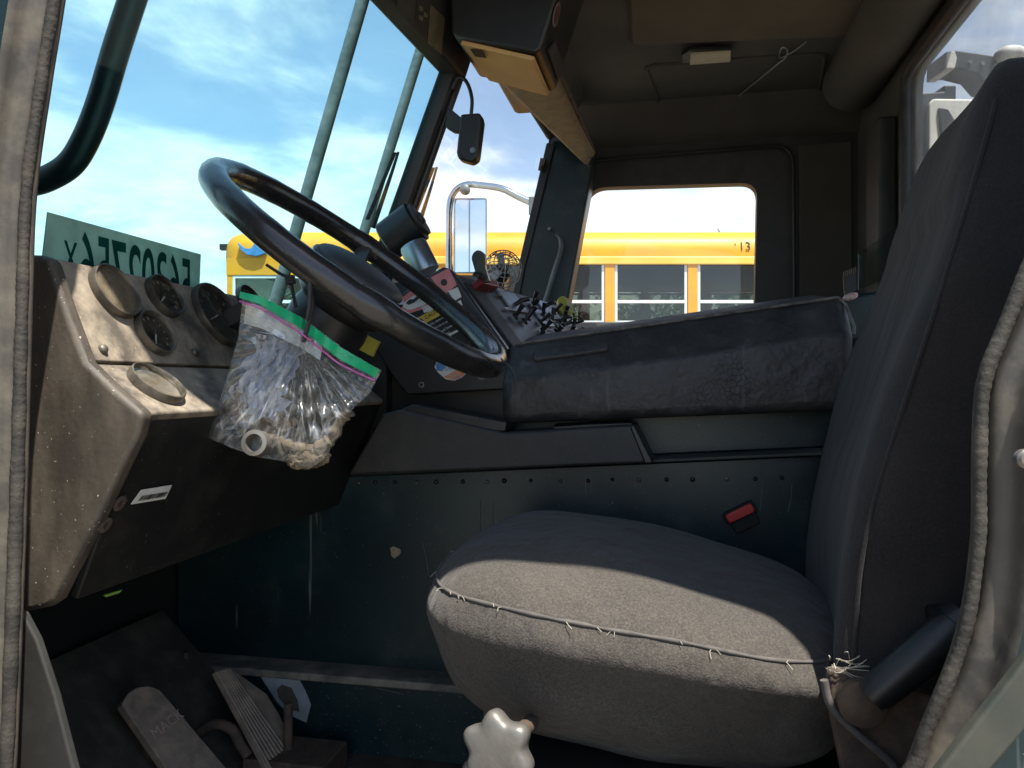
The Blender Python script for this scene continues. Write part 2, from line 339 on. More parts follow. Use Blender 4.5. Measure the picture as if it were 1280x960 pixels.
# ================================================================ TRUCK CAB (the shell round everything)
cab = thing('truck_cab', 'dark green truck cab seen through its open driver door, with dusty jamb, headliner and windows', 'truck cab', (0, 1.6, -1.75))
def DV(p): return V((p[0], .62, p[1]))
vis_l = [onv(x, y, .62) for x, y in ((4, 1010), (8, 960), (20, 650), (27, 400), (33, 240), (52, 100), (68, 0))]
vis_r = [onv(x, y, .62) for x, y in ((1322, 250), (1292, 320), (1256, 410), (1231, 475), (1225, 560), (1223, 680), (1203, 800), (1156, 920), (1132, 975))]
loop = vis_l+[DV(p) for p in ((-.54, .50), (-.527, .66), (-.512, .80), (-.47, .875), (-.38, .90), (-.2, .86), (-.05, .815), (.22, .79), (.335, .765), (.385, .72), (.395, .58), (.38, .42), (.335, .28))]+vis_r+[DV(p) for p in ((.09, -.42), (0, -.60), (-.12, -.66), (-.45, -.665), (-.6, -.62))]  # header and rear edge, out of view, shaped to place shadows on dash and seat
loop = resample(cat_rom(loop, 8, True), .003, True)
cen = V((-.08, .62, .08))
def outw(i):
    a, b = loop[i-3], loop[(i+3) % len(loop)]; t = (b-a).normalized(); n = V((t.z, 0, -t.x))
    if n.dot(loop[i]-cen) < 0: n = -n
    return n
on_ = [outw(i) for i in range(len(loop))]
mb = MB(); mb.tube(loop, [.0056+.00035*math.sin(i*2*math.pi/2.7)*(.4+.6*abs(math.sin(i*.011)))+.0007*math.sin(i*.023)*math.sin(i*.0071+1)+.0003*math.sin(i*.31) for i in range(len(loop))], 8, loop=True)
mb.build('door_seal', M['seal'], cab, smooth=80)
lo2 = loop[::6]; on2 = on_[::6]
mb = MB(); mb.tube([p+n*.002+V((0, .007, 0)) for p, n in zip(lo2, on2)], .0055, 8, loop=True)
mb.build('seal_lip', M['sealdark'], cab, smooth=80)
def ring(d, v): return [V((p.x+n.x*d, v, p.z+n.z*d)) for p, n in zip(lo2, on2)]
mb = MB(); mb.loft([ring(.006, .622), ring(.010, .618), ring(.014, .616), ring(.018, .615), ring(.0215, .611), ring(.023, .605), ring(.0245, .600), ring(.027, .598), ring(.027, .63), ring(.006, .63)], loop=True)
mb.build('door_jamb', M['jamb'], cab, smooth=60)
def rectout(x0, x1, z0, z1, v):
    def fn(p):
        d = V((p.x-cen.x, 0, p.z-cen.z)); k = 1e9
        if d.x > 1e-6: k = min(k, (x1-cen.x)/d.x)
        if d.x < -1e-6: k = min(k, (x0-cen.x)/d.x)
        if d.z > 1e-6: k = min(k, (z1-cen.z)/d.z)
        if d.z < -1e-6: k = min(k, (z0-cen.z)/d.z)
        return V((cen.x+d.x*k, v, cen.z+d.z*k))
    return fn
mb = MB(); holed(mb, ring(.026, .602), rectout(-1.02, .75, -1.15, 1.0, .598), (0, .02, 0)); mb.build('side_panel', M['teal'], cab, smooth=30)
mb = MB(); holed(mb, ring(.024, .634), rectout(-1.0, .60, -.72, .90, .645), (0, .02, 0)); mb.build('pillar_lining', M['trim'], cab, smooth=30)
# pull strip seen low at the rear of the door frame
mb = MB(); mb.slab([onv(1165, 975, .575), onv(1290, 815, .575), onv(1290, 905, .575), onv(1230, 975, .575)], (0, .012, 0)); mb.build('sill_strip', M['tealdusty'], cab, bevel=.003)
mb = MB(); c = onv(1279, 573, .535); mb.lathe(c, (0, -1, 0), [(.006, 0), (.006, .006), (.004, .008), (0, .008)], 16); mb.build('striker_bolt', M['steel'], cab, smooth=40)
# the driver door, swung open out of view, added to block sky fill
dd0 = V((-.74, .50, 0)); ddx = V((-.10, -1, 0)).normalized(); dn = V((-ddx.y, ddx.x, 0))
dloop = [dd0+ddx*a+up*z for a, z in ((.10, .12), (.10, .70), (.22, .80), (.72, .80), (.76, .12))]; dloop = resample(rrect(dloop, .04), .02, True); dc_ = dd0+ddx*.43+up*.45
def dout(p):
    q = p-dc_; a = q.dot(ddx); z = q.z; k = 1e9
    for c_, lo, hi in ((a, -.42, .42), (z, -1.15, .43)):
        if c_ > 1e-6: k = min(k, hi/c_)
        if c_ < -1e-6: k = min(k, lo/c_)
    return dc_+ddx*(a*k)+up*(z*k)
mb = MB(); holed(mb, dloop, dout, dn*.05); ddo = mb.build('door', M['trim2'], cab, smooth=30)
mb = MB(); mb.slab([dd0+ddx*a+up*z+dn*.02 for a, z in ((.08, .10), (.08, .82), (.78, .82), (.78, .10))], dn*.004); mb.build('window_pane', M['win'], ddo)
# floor, toe board, front wall
mb = MB(); mb.box((-.98, .56, -.72), (.62, 2.68, -.685)); mb.build('floor', M['floor'], cab)
mb = MB(); mb.slab([V((-.72, .66, -.684)), V((-.97, .66, -.44)), V((-.97, 1.336, -.44)), V((-.72, 1.336, -.684))], (-.015, 0, -.015)); mb.build('toe_board', M['floor'], cab)
mb = MB(); mb.box((-1.02, .57, -1.1), (-.985, 2.68, .12)); mb.build('front_wall', M['blackpaint'], cab)
mb = MB(); mb.box((-1.02, .57, .075), (-.79, 2.68, .10)); mb.build('cowl', M['blackpaint'], cab)
mb = MB(); mb.slab([onv(x, y, .667) for x, y in ((27, 766), (45, 800), (68, 870), (95, 975), (-40, 975), (-40, 760))], (0, .01, 0)); mb.build('kick_panel', M['kick'], cab, bevel=.003)
# headliner and roof
mb = MB(); mb.box((-.55, .548, .955), (.74, 2.70, 1.0)); mb.build('roof', M['teal'], cab, bevel=.02)
hl = MB(); hl.box((-.36, .66, .905), (.50, 2.56, .95)); hl = hl.build('headliner', M['headliner'], cab, bevel=.01)
def ceil(pts, z): return [onz(x, y, z) for x, y in pts]
mb = MB(); mb.slab(rrect(ceil(((790, 52), (785, -60), (1120, -60), (1068, 40)), .903), .03), (0, 0, -.012)); mb.build('roof_hatch', pbr('hatch liner', (.12, .092, .062), (.09, .07, .05), 6, .8, bump=.2, bscale=160), hl, bevel=.006)
mb = MB()
P4 = ceil(((806, 82), (1032, 66), (1022, 128), (826, 135)), .9035)
mb.tube(resample(rrect(P4, .03, 5), .02, True), .006, 6, loop=True); mb.build('ceiling_seam', M['headliner'], hl, smooth=60)
mb = MB(); mb.slab(rrect(ceil(((735, 150), (785, 132), (790, 148), (745, 168)), .9), .01), (0, 0, -.008)); mb.build('vent_slot', M['trim'], hl, bevel=.002)
# roof cove along the passenger side, front header slope
mb = MB(); mb.loft([[V((x, 2.50, .915)), V((x, 2.53, .88)), V((x, 2.565, .835)), V((x, 2.60, .80)), V((x, 2.66, .79)), V((x, 2.66, .96)), V((x, 2.5, .96))] for x in (-.345, .61)]); mb.build('roof_cove', M['headliner'], cab, smooth=50)
mb = MB(); mb.slab([V((-.395, 1.58, .745)), V((-.383, 2.47, .783)), V((-.24, 2.47, .94)), V((-.24, 1.58, .94)), ], (-.016, 0, .008)); mb.build('header_lining', M['headliner'], cab, bevel=.008)
# roll along the rear of the roof
def arcx(v, cx, cz, r): return [V((cx+r*math.cos(a), v, cz+r*math.sin(a))) for a in [R(150+i*15) for i in range(15)]]+[V((.60, v, .97)), V((.40, v, .97))]
mb = MB(); mb.loft([arcx(v, .515, .878, .082) for v in (.67, 1.2, 1.8, 2.42)]+[arcx(2.45, .515, .878, .07)]); mb.build('rear_roof_roll', M['headliner'], cab, smooth=50)
# rear wall with its window
RU = .575
win = [onu(1131, 285, RU), onu(1129, 95, RU)]
wtop = win[1].z-.005
wl = rrect([V((RU, 2.105, -.02)), V((RU, 2.105, wtop)), V((RU, .80, wtop)), V((RU, .80, -.02))], .05)
wcen = V((RU, 1.45, .38))
def rect_u(y0, y1, z0, z1, u):
    def fn(p):
        d = V((0, p.y-wcen.y, p.z-wcen.z)); k = 1e9
        for dd, lo, hi, cc in ((d.y, y0, y1, wcen.y), (d.z, z0, z1, wcen.z)):
            if dd > 1e-6: k = min(k, (hi-cc)/dd)
            if dd < -1e-6: k = min(k, (lo-cc)/dd)
        return V((u, wcen.y+d.y*k, wcen.z+d.z*k))
    return fn
def refine(l, step=.02): return resample(l, step, True)
wl = refine(wl)
rw = MB(); holed(rw, wl, rect_u(.67, 2.62, -.68, .94, RU), (.04, 0, 0)); rw = rw.build('rear_wall', M['headliner'], cab, smooth=30)
mb = MB(); mb.tube([p+V((-.002, 0, 0)) for p in wl], .014, 8, loop=True); mb.build('window_rubber', M['trim'], rw, smooth=60)
mb = MB(); mb.slab([V((RU+.02, .79, -.03)), V((RU+.02, 2.12, -.03)), V((RU+.02, 2.12, wtop+.01)), V((RU+.02, .79, wtop+.01))], (.004, 0, 0)); mb.build('window_pane', M['rearwin'], rw)
mb = MB(); mb.box((.525, 2.17, -.05), (.574, 2.30, .70)); mb.build('corner_post', M['trim'], rw, bevel=.01)
# passenger side wall + door
PV = 2.62
dl = [onv(x, y, PV) for x, y in ((737, 236), (946, 230), (942, 420), (698, 412))]
dl = refine(rrect(dl, [.06, .05, .04, .03]), .015)
pc = onv(830, 320, PV)
def rect_v(pts, c, v):
    P = [V(p) for p in pts]
    def fn(p):
        d = V((p.x-c.x, 0, p.z-c.z)); best = None
        for i in range(len(P)):
            a, b = P[i-1], P[i]; e = b-a
            den = d.x*e.z-d.z*e.x
            if abs(den) < 1e-9: continue
            t = ((a.x-c.x)*e.z-(a.z-c.z)*e.x)/den; s = ((a.x-c.x)*d.z-(a.z-c.z)*d.x)/den
            if t > 0 and -1e-6 <= s <= 1+1e-6: best = t if best is None else min(best, t)
        return V((c.x+d.x*best, v, c.z+d.z*best))
    return fn
pd = MB(); holed(pd, dl, rect_v([V((-.62, 0, -.70)), V((-.40, 0, .94)), V((.63, 0, .94)), V((.63, 0, -.70))], pc, PV), (0, .03, 0)); pd = pd.build('passenger_door', M['trim2'], cab, smooth=30)
od = [onv(x, y, PV-.02) for x, y in ((722, 205), (990, 183), (992, 470), (668, 470))]
od = rrect(od, [.09, .07, .02, .02], 8)
inn = [p+V((0, -.018, 0)) for p in dl]
mb = MB(); o2 = [rect_v(od, pc, PV-.02)(p) for p in inn]
mb.loft([inn, o2, [p+V((0, .016, 0)) for p in o2], [p+V((0, .016, 0)) for p in inn]], loop=True); mb.build('window_surround', M['trim'], pd, smooth=40)
mb = MB(); mb.slab([onv(x, y, PV+.025) for x, y in ((725, 225), (955, 222), (955, 430), (685, 430))], (0, .005, 0)); mb.build('window_pane', M['win'], pd)
mb = MB(); mb.tube([p+V((0, -.03, 0)) for p in [rect_v([V(q) for q in od], pc, PV-.02)(p) for p in dl]], .006, 6, loop=True); mb.build('surround_lip', M['trim2'], pd, smooth=60)
# rear corner lining between door and rear wall
mb = MB(); mb.slab([onv(x, y, 2.611) for x, y in ((998, 180), (1066, 175), (1068, 470), (998, 470))], (0, .03, 0)); mb.build('corner_lining', M['headliner'], cab, bevel=.008)
# windscreen: two panes either side of a divider post
ctop = V((-.445, 1.6, .72)); cbot = V((-.58, 1.6, .365)); rake = (ctop-cbot)/(ctop.z-cbot.z)
lt = V((-.445-.11, .60, .72))
nL = norm3(ctop, cbot, lt)
def WL(v, z): k = (1.6-v); return ctop+rake*(z-.72)+V((-.11*k, v-1.6, 0))
def WR(v, z): k = (v-1.6)/.95; return ctop+rake*(z-.72)+V((.037*k, v-1.6, 0))
mb = MB(); mb.slab([WL(.58, .10), WL(1.6, .10), WL(1.6, .75), WL(.58, .75)], (-.005, 0, 0)); mb.build('windscreen_pane', M['ws'], cab)
mb = MB(); mb.slab([WR(1.6, .10), WR(2.60, .10), WR(2.60, .80), WR(1.6, .80)], (-.005, 0, 0)); mb.build('windscreen_pane', M['win'], cab)
post = MB(); a = ctop+rake*.2; b = cbot-rake*.30
post.slab([b+V((-.02, -.028, 0)), b+V((.02, -.02, 0)), b+V((.02, .02, 0)), b+V((-.02, .028, 0))], a-b); post = post.build('windscreen_post', M['blackpaint'], cab, bevel=.008)
mb = MB(); mb.tube([b+V((.021, .008, 0)), a+V((.021, .008, 0))], .009, 8); mb.build('post_trim', M['black'], post, smooth=60)
# header above the near pane
e0 = onp(430, -43, ctop, nL); e1 = onp(470, 0, ctop, nL); e2 = onp(547, 82, ctop, nL)
hd = MB(); inw = V((.03, 0, 0)); dirv = (e2-e1).normalized()
s0 = e2+dirv*(-(e2.y-.60)/dirv.y)+inw; s1 = e2+dirv*((1.62-e2.y)/dirv.y)+inw
hd.slab([s0, s1, V((s1.x+.10, s1.y, .955)), V((s0.x+.10, s0.y, .955))], (-.045, 0, .0)); hd = hd.build('header_panel', M['trim'], cab, bevel=.008)
nh = norm3(s0, s1, V((s1.x+.10, s1.y, .955))); ph = s0
if nh.x < 0: nh = -nh
def onh(x, y, lift=.0015): return onp(x, y, ph, nh)+nh*lift
def hsticker(pts, mat, label, lift=.002):
    mb = MB(); mb.slab([onh(x, y, lift) for x, y in pts], nh*-.0008); return tag(mb.build('sticker', mat, hd), label)
stk_dark = pbr('old sticker', (.05, .042, .033), (.035, .03, .025), 30, .6)
stk_tan = pbr('tan sticker', (.17, .135, .08), (.12, .10, .06), 40, .6)
hsticker(((497, -8), (520, -8), (516, 36), (495, 14)), stk_dark, 'dark framed sticker on the header')
hsticker(((521, -8), (536, 4), (532, 52), (517, 36)), stk_dark, 'sticker with a pale symbol')
st = hsticker(((537, 5), (555, 22), (551, 68), (534, 54)), stk_tan, 'tan faded sticker')
mb = MB()
for x, y in ((524, 10), (530, 18), (524, 22)):
    mb.slab([onh(x-2.5, y-4, .004), onh(x+2.5, y-1, .004), onh(x+2.5, y+4, .004), onh(x-2.5, y+2, .004)], nh*-.0004)
mb.build('sticker_print', stk_tan, hd)
# passenger front pillar
pl = MB(); a0 = [onv(x, y, 2.5) for x, y in ((688, 175), (738, 175), (742, 205), (706, 400), (636, 425), (648, 335))]
pl.slab(a0, (0, .10, 0)); pl = pl.build('windscreen_pillar', M['teal'], cab, bevel=.012)
mb = MB(); mb.slab([onv(x, y, 2.49) for x, y in ((683, 178), (694, 180), (656, 335), (640, 420), (634, 400), (648, 330))], (0, .06, 0)); mb.build('windscreen_rubber', M['black'], cab, bevel=.004)
mb = MB(); mb.tube(cat_rom([onv(x, y, 2.47) for x, y in ((694, 294), (700, 298), (701, 312), (694, 335), (684, 368), (676, 392))], 5), .008, 8); mb.build('grab_handle', M['greytube'], pl, smooth=60)
mb = MB(); mb.lathe(onv(687, 286, 2.495), (0, -1, 0), [(.007, 0), (.006, .006), (0, .007)], 12); mb.build('screw', M['steel'], pl, smooth=60)
# engine housing, the long painted wall beside the seat
zl = lambda u: -.178+(u+.622)*(.055/.85)
eh = MB()
u0, u1 = -.984, .56
eh.slab([V((u0, 1.40, -.545)), V((u1, 1.40, -.545)), V((u1, 1.40, zl(u1))), V((u0, 1.40, zl(u0)))], (0, .06, 0)); eh = eh.build('engine_housing', M['teal'], cab, bevel=.004)
mb = MB(); mb.slab([V((-.60, 1.385, zl(-.6)+.001)), V((u1, 1.385, zl(u1)+.001)), V((u1, 1.50, zl(u1)+.001)), V((-.60, 1.50, zl(-.6)+.001))], (0, 0, .006)); mb.build('upper_ledge', M['tealdusty'], eh, bevel=.002)
mb = MB(); mb.box((u0, 1.335, -.555), (u1, 1.402, -.540)); mb.build('lower_ledge', M['ledge'], eh, bevel=.004)
mb = MB(); mb.box((u0, 1.345, -.684), (u1, 1.40, -.556)); mb.build('lower_side', M['teal'], eh)
mb = MB(); mb.slab([V((-.56, 1.465, zl(-.56)+.008)), V((u1, 1.465, zl(u1)+.008)), V((u1, 1.465, .10)), V((-.56, 1.465, .02))], (0, .04, 0)); mb.build('upper_side', M['teal'], eh, bevel=.003)
for i, px in enumerate((448, 470, 497, 524, 548, 575, 605, 632, 665, 700, 735, 768, 800, 835, 868, 905, 940, 975)):
    p = onv(px, 604-(px-448)*.012+random.uniform(-1, 1), 1.399); mb = MB(); k_ = random.uniform(.75, 1.15); mb.lathe(p+V((random.uniform(-.006, .006), 0, 0)), (0, -1, 0), [(.0045*k_, 0), (.0035*k_, .003), (0, .004)], 10); mb.build('rivet', M['blackpaint'] if i % 3 else M['steel'], eh, smooth=70)
mb = MB(); mb.lathe(onv(494, 690, 1.3985), (0, -1, 0), [(.011, 0), (.010, .0012), (0, .0015)], 9, lambda a: 1+.2*math.sin(3*a)); mb.build('rust_spot', pbr('rust spot', (.35, .30, .2), (.22, .16, .1), 300, .8), eh)
pp = [(352, 840), (372, 842), (380, 862), (387, 882), (382, 903), (360, 893), (345, 876), (334, 858), (328, 846)]
mb = MB(); mb.slab([onv(x, y, 1.3435) for x, y in [(x+random.uniform(-2, 2), y+random.uniform(-2, 2)) for x, y in pp]], (0, .001, 0)); mb.build('bare_patch', M['bare'], eh)
pp2 = [(352, 856), (364, 860), (372, 876), (374, 890), (360, 886), (348, 872), (346, 862)]
mb = MB(); mb.slab([onv(x, y, 1.342) for x, y in pp2], (0, .001, 0)); mb.build('bare_patch', pbr('grey primer', (.07, .065, .05), None, 40, .8), eh)
for x0, y0, x1, y1 in ((600, 625, 598, 690), (616, 628, 613, 690), (528, 678, 536, 720), (953, 585, 950, 640), (470, 860, 505, 868), (990, 605, 985, 640)):
    mb = MB(); p, q = onv(x0, y0, 1.3988), onv(x1, y1, 1.3988)
    if y0 > 800: p, q = onv(x0, y0, 1.344), onv(x1, y1, 1.344)
    mb.tube([p, (p+q)/2+V((.002, 0, 0)), q], .0009, 5); mb.build('scratch', pbr('scratch', (.10, .12, .12), None, 90, .7), eh)
# low bulge of the housing near the pedals
mb = MB(); mb.tube(cat_rom([onv(x, y, 1.30) for x, y in ((232, 815), (234, 850), (248, 880), (280, 905), (330, 930))], 5), .006, 6); mb.build('hose', M['trim'], eh, smooth=60)

# ================================================================ ENGINE COVER (padded lid)
ec = thing('engine_cover', 'black padded vinyl engine cover rising rearward beside the driver seat', 'engine cover', onv(850, 525, 1.6))
def padring(t):
    u = -.293+t*(.285+.293); top = .073+t*(.149-.073); bot = -.073+t*.028; mid = bot+(top-bot)*(.57+.13*t)
    v0 = 1.385
    return [V((u, v0+.012, bot)), V((u, v0, bot+.012)), V((u, v0-.004, (bot+mid)/2)), V((u, v0, mid-.004)), V((u, v0+.012, mid+.006)), V((u, v0+.05, top-.008)), V((u, v0+.062, top)), V((u, v0+.30, top+.035)), V((u, v0+.60, top+.035)), V((u, v0+.62, bot)), ]
rings = [padring(0)]
k0 = [V((p.x+.0, p.y, p.z)) for p in rings[0]]
c0 = sum(k0, V())/len(k0)
rings = [[c0+(p-c0)*.93+V((-.014, 0, 0)) for p in k0]]+[padring(t) for t in (0, .02, .1, .2, .35, .5, .65, .8, .9, .98, 1.0)]
k1 = padring(1.0); c1 = sum(k1, V())/len(k1); rings.append([c1+(p-c1)*.93+V((.014, 0, 0)) for p in k1])
mb = MB(); mb.loft(rings); pad = mb.build('padded_lid', M['pad'], ec, smooth=38, bevel=0)
pad.modifiers.new('b', 'BEVEL').width = .006; pad.modifiers['b'].segments = 3; pad.modifiers['b'].angle_limit = R(28)
mb = MB(); mb.obox(onv(713, 440, 1.418), V((.070, 0, .009)), V((0, -.005, .004)), V((-.001, .007, .010))); mb.build('raised_rib', M['pad'], ec, bevel=.006)
t0 = [padring(t) for t in [i/10 for i in range(11)]]
mb = MB(); mb.tube([r[6]+V((0, -.001, .003)) for r in t0]+[padring(1)[6]+V((.010, -.01, -.01)), padring(1)[4]+V((.014, -.01, 0)), padring(1)[3]+V((.012, -.004, -.004))], .0028, 6); mb.build('piping', pbr('worn piping', (.22, .20, .18), (.08, .075, .07), 60, .6), ec, smooth=60)
# ================================================================ STORAGE TRAY
tr = thing('storage_tray', 'black plastic storage tray on the ledge below the padded engine cover', 'tray', onv(620, 592, 1.38))
pts = [onv(x, y, 1.345) for x, y in ((434, 594), (478, 517), (500, 512), (632, 541), (792, 531), (816, 579))]
mb = MB(); mb.slab(pts, (0, .105, 0)); mb.build('tray_body', M['trim'], tr, bevel=.006, segs=3)
mb = MB(); mb.slab([onv(x, y, 1.352) for x, y in ((497, 514), (515, 505), (634, 527), (632, 540), (618, 540))], (0, .08, 0)); mb.build('raised_bin', M['black'], tr, bevel=.004)
mb = MB(); mb.slab([onv(x, y, 1.341) for x, y in ((787, 533), (793, 531), (817, 579), (806, 580))], (0, .11, 0)); mb.build('end_rim', M['black'], tr, bevel=.003)
mb = MB(); mb.slab([onv(x, y, 1.38) for x, y in ((690, 534), (735, 531), (790, 529), (785, 533), (700, 538))], (0, .05, .004)); mb.build('slot', M['black'], tr)
mb = MB(); mb.slab([onv(x, y, 1.349) for x, y in ((560, 515), (600, 522), (599, 526), (559, 519))], (0, .002, 0)); mb.build('latch', M['trim2'], tr)

# ================================================================ DASHBOARD
DU = [(-.678, .141), (-.618, .024), (-.547, -.032), (-.633, -.235)]   # rear outline in (u, z)
db = thing('dashboard', 'dusty dashboard with round gauges in front of the steering wheel', 'dashboard', (-.7, 1.05, -.3))
v0, v1 = .722, 1.42
def strip(a, b, v0, v1): return [V((a[0], v0, a[1])), V((a[0], v1, a[1])), V((b[0], v1, b[1])), V((b[0], v0, b[1]))]
pn = V((-(DU[1][1]-DU[0][1]), 0, DU[1][0]-DU[0][0])).normalized()     # instrument panel normal (rear, up)
P0 = V((DU[0][0], v0, DU[0][1]))
ln = V((-(DU[2][1]-DU[1][1]), 0, DU[2][0]-DU[1][0])).normalized(); L0 = V((DU[1][0], v0, DU[1][1]))
kn = V((-(DU[3][1]-DU[2][1]), 0, DU[3][0]-DU[2][0])).normalized(); K0 = V((DU[2][0], v0, DU[2][1]))
mb = MB(); mb.slab(strip(DU[0], (DU[1][0]-.0008, DU[1][1]+.0015), v0, v1), -pn*.012); ip = mb.build('instrument_panel', M['dash'], db, bevel=.002)
mb = MB(); mb.slab(strip((DU[1][0], DU[1][1]-.001), DU[2], v0, v1), -ln*.012); lp = mb.build('lower_panel', M['dash'], db, bevel=.004)
mb = MB(); mb.slab(strip((DU[2][0]-.006, DU[2][1]-.006), DU[3], v0+.004, v1), -kn*.01); kp = mb.build('knee_panel', M['knee'], db, bevel=.003)
mb = MB(); mb.slab([V((DU[0][0]-.002, v0-.012, .139)), V((DU[0][0]-.002, v1, .139)), V((-.80, v1, .108)), V((-.80, v0-.012, .108))], (0, 0, -.008)); mb.build('dash_top', M['black'], db)
side = [onv(x, y, .708) for x, y in ((20, 317), (47, 318), (62, 323), (82, 385), (107, 452), (140, 484), (179, 517), (172, 545), (150, 590), (122, 650), (70, 752), (58, 760), (10, 770))]
mb = MB(); mb.slab(side, (0, .02, 0)); sd = mb.build('end_panel', M['dashside'], db, bevel=.007, segs=3)
mb = MB(); mb.box((-.78, .73, .03), (-.69, 1.41, .10)); mb.build('dash_core', M['black'], db)
def gauge(px, py, rad, plane, n, bez, face, label, needle=None, marks=True, host=None):
    c = onp(px, py, plane, n); host = host or ip
    g = MB(); g.lathe(c, n, [(rad, 0), (rad, .006), (rad*.97, .010), (rad*.93, .0105), (rad*.89, .0085), (rad*.87, .004), (rad*.87, 0)], 40)
    o = g.build('gauge', bez, host, smooth=50); tag(o, label)
    f = MB(); f.lathe(c, n, [(rad*.88, .001), (rad*.88, .0025), (0, .0026)], 32); f.build('gauge_face', face, host)
    l = MB(); l.lathe(c, n, [(rad*.875, .0065), (0, .0075)], 32); l.build('gauge_lens', M['lensdust'] if face is M['facedust'] else M['lens'], host, smooth=60)
    right = V((0, 1, 0)); u2 = n.cross(right); u2 = u2 if u2.z > 0 else -u2
    if marks:
        m = MB()
        for k in range(11):
            a = R(225-27*k); d = right*math.cos(a)+u2*math.sin(a); s = d.cross(n)
            w = .0009 if k % 5 else .0014
            m.slab([c+n*.003+d*rad*.62-s*w, c+n*.003+d*rad*.62+s*w, c+n*.003+d*rad*.74+s*w, c+n*.003+d*rad*.74-s*w], n*.0004)
        m.build('dial_marks', M['marks'], host)
    if needle is not None:
        a = R(needle); d = right*math.cos(a)+u2*math.sin(a); s = d.cross(n)
        m = MB(); m.slab([c+n*.0045-d*rad*.12-s*.0016, c+n*.0045-d*rad*.12+s*.0016, c+n*.0045+d*rad*.6+s*.0006, c+n*.0045+d*rad*.6-s*.0006], n*.0008)
        m.build('needle', M['label'], host); m = MB(); m.lathe(c+n*.003, n, [(rad*.11, 0), (rad*.10, .004), (0, .0045)], 14); m.build('needle_cap', M['face'], host)
    return c
gauge(141, 366, .036, P0, pn, M['bezel'], M['facedust'], 'dust covered gauge nearest the door', None)
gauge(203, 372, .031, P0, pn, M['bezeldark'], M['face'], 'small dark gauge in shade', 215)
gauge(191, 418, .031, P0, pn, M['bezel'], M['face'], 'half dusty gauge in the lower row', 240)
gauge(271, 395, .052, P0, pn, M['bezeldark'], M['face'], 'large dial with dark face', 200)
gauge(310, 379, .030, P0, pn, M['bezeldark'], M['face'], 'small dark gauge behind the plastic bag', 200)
c = gauge(194, 483, .034, L0, ln, M['bezel'], M['dash'], 'round blank vent cover on the lower panel', marks=False, host=lp)
for px, py, mt in ((128, 437, 'white'), (243, 441, 'bezeldark')):
    mb = MB(); mb.lathe(onp(px, py, P0, pn), pn, [(.006, 0), (.006, .002), (.004, .005), (0, .0055)], 14); mb.build('screw', M['bezel'] if mt == 'white' else M['bezeldark'], ip, smooth=50)
# switch knob on the big dial's lower right
c = onp(290, 402, P0, pn); d2 = pn.cross(V((0, 1, 0))).normalized()
mb = MB(); mb.obox(c+pn*.022, V((0, .024, 0)), d2*.013, pn*.022); mb.obox(c+pn*.049, V((0, .020, 0)), d2*.011, pn*.006); mb.build('rocker_knob', M['trim'], ip, bevel=.003)
# barcode label and rust holes on the knee panel
lb = MB(); lb.slab([onp(x, y, K0, kn)+kn*.0012 for x, y in ((176, 612), (214, 606), (206, 623), (163, 630))], -kn*.001); lb = lb.build('barcode_label', M['label'], kp)
bl = onp(168, 626, K0, kn)+kn*.002; br = onp(206, 619.5, K0, kn)+kn*.002; tl = onp(176, 617, K0, kn)+kn*.002
rr = br-bl; uu = tl-bl; uu = uu-rr*0
mb = MB(); x = .06
while x < .93:
    w = random.choice((.008, .012, .02)); a = bl+rr*x+uu*.0; mb.slab([a, a+rr*w, a+rr*w+uu*.75, a+uu*.75], kn*.0002); x += w+random.choice((.01, .016, .024))
tag(mb.build('barcode', M['ink'], lb), kind='stuff')
for px, py in ((149, 629), (131, 656)):
    mb = MB(); mb.lathe(onp(px, py, K0, kn), kn, [(.009, 0), (.009, .0015), (.004, .002), (.004, .0), (0, 0)], 14); mb.build('rusty_washer', M['rust'], kp, smooth=50)
mb = MB(); mb.slab([onp(x, y, K0, kn)+kn*.001 for x, y in ((128, 744), (152, 737), (148, 741), (132, 746))], -kn*.0006); mb.build('paint_mark', pbr('lime mark', (.2, .35, .05), None, 20, .6), kp)
# steering column shroud on the dashboard
WC = V((-.448, 1.08, .171)); TL_ = R(37); wn = V((math.sin(TL_), -.035, math.cos(TL_))).normalized()
mb = MB(); mb.lathe(WC-wn*.075, -wn, [(.058, 0), (.062, .02), (.060, .05), (.052, .10), (.046, .16), (.045, .25), (0, .25)], 28)
mb.build('column_shroud', M['black'], db, smooth=50)
mb = MB(); pz = onv(462, 432, 1.20); mb.obox(pz, V((.012, 0, -.006)), V((0, .004, 0)), V((.006, 0, .012))); tag(mb.build('warning_tag', M['ylw'], db), 'small yellow tag below the steering column')
mb = MB(); mb.box((-.98, 1.425, -.24), (-.545, 1.455, .10)); mb.build('end_filler', M['knee'], db)
# ================================================================ GREEN CARD behind the windscreen
ca, cb = onu(60, 265, -.692), onu(251, 318, -.700); cr = (cb-ca); lowv = V((0, 0, -.098))
def translu(name, c, k=.5, c2=None):
    m, t = nt(name); out = N(t, 'ShaderNodeOutputMaterial'); co = N(t, 'ShaderNodeTexCoord').outputs['Object']
    col = mixc(t, noise(t, co, 30), c, c2 or tuple(x*.8 for x in c)); d = N(t, 'ShaderNodeBsdfDiffuse'); l = N(t, 'ShaderNodeBsdfTranslucent'); mx = N(t, 'ShaderNodeMixShader'); mx.inputs[0].default_value = k
    for n in (d, l): t.links.new(col, n.inputs['Color'])
    t.links.new(d.outputs[0], mx.inputs[1]); t.links.new(l.outputs[0], mx.inputs[2]); t.links.new(mx.outputs[0], out.inputs[0]); return m
M['green'] = translu('card', (.52, .72, .62), .6); M['greenink'] = translu('card ink', (.008, .07, .055), .25)
gc = thing('number_card', 'tilted translucent green card with dark number, propped behind the windscreen above the gauges', 'card', (ca+cb)/2+lowv)
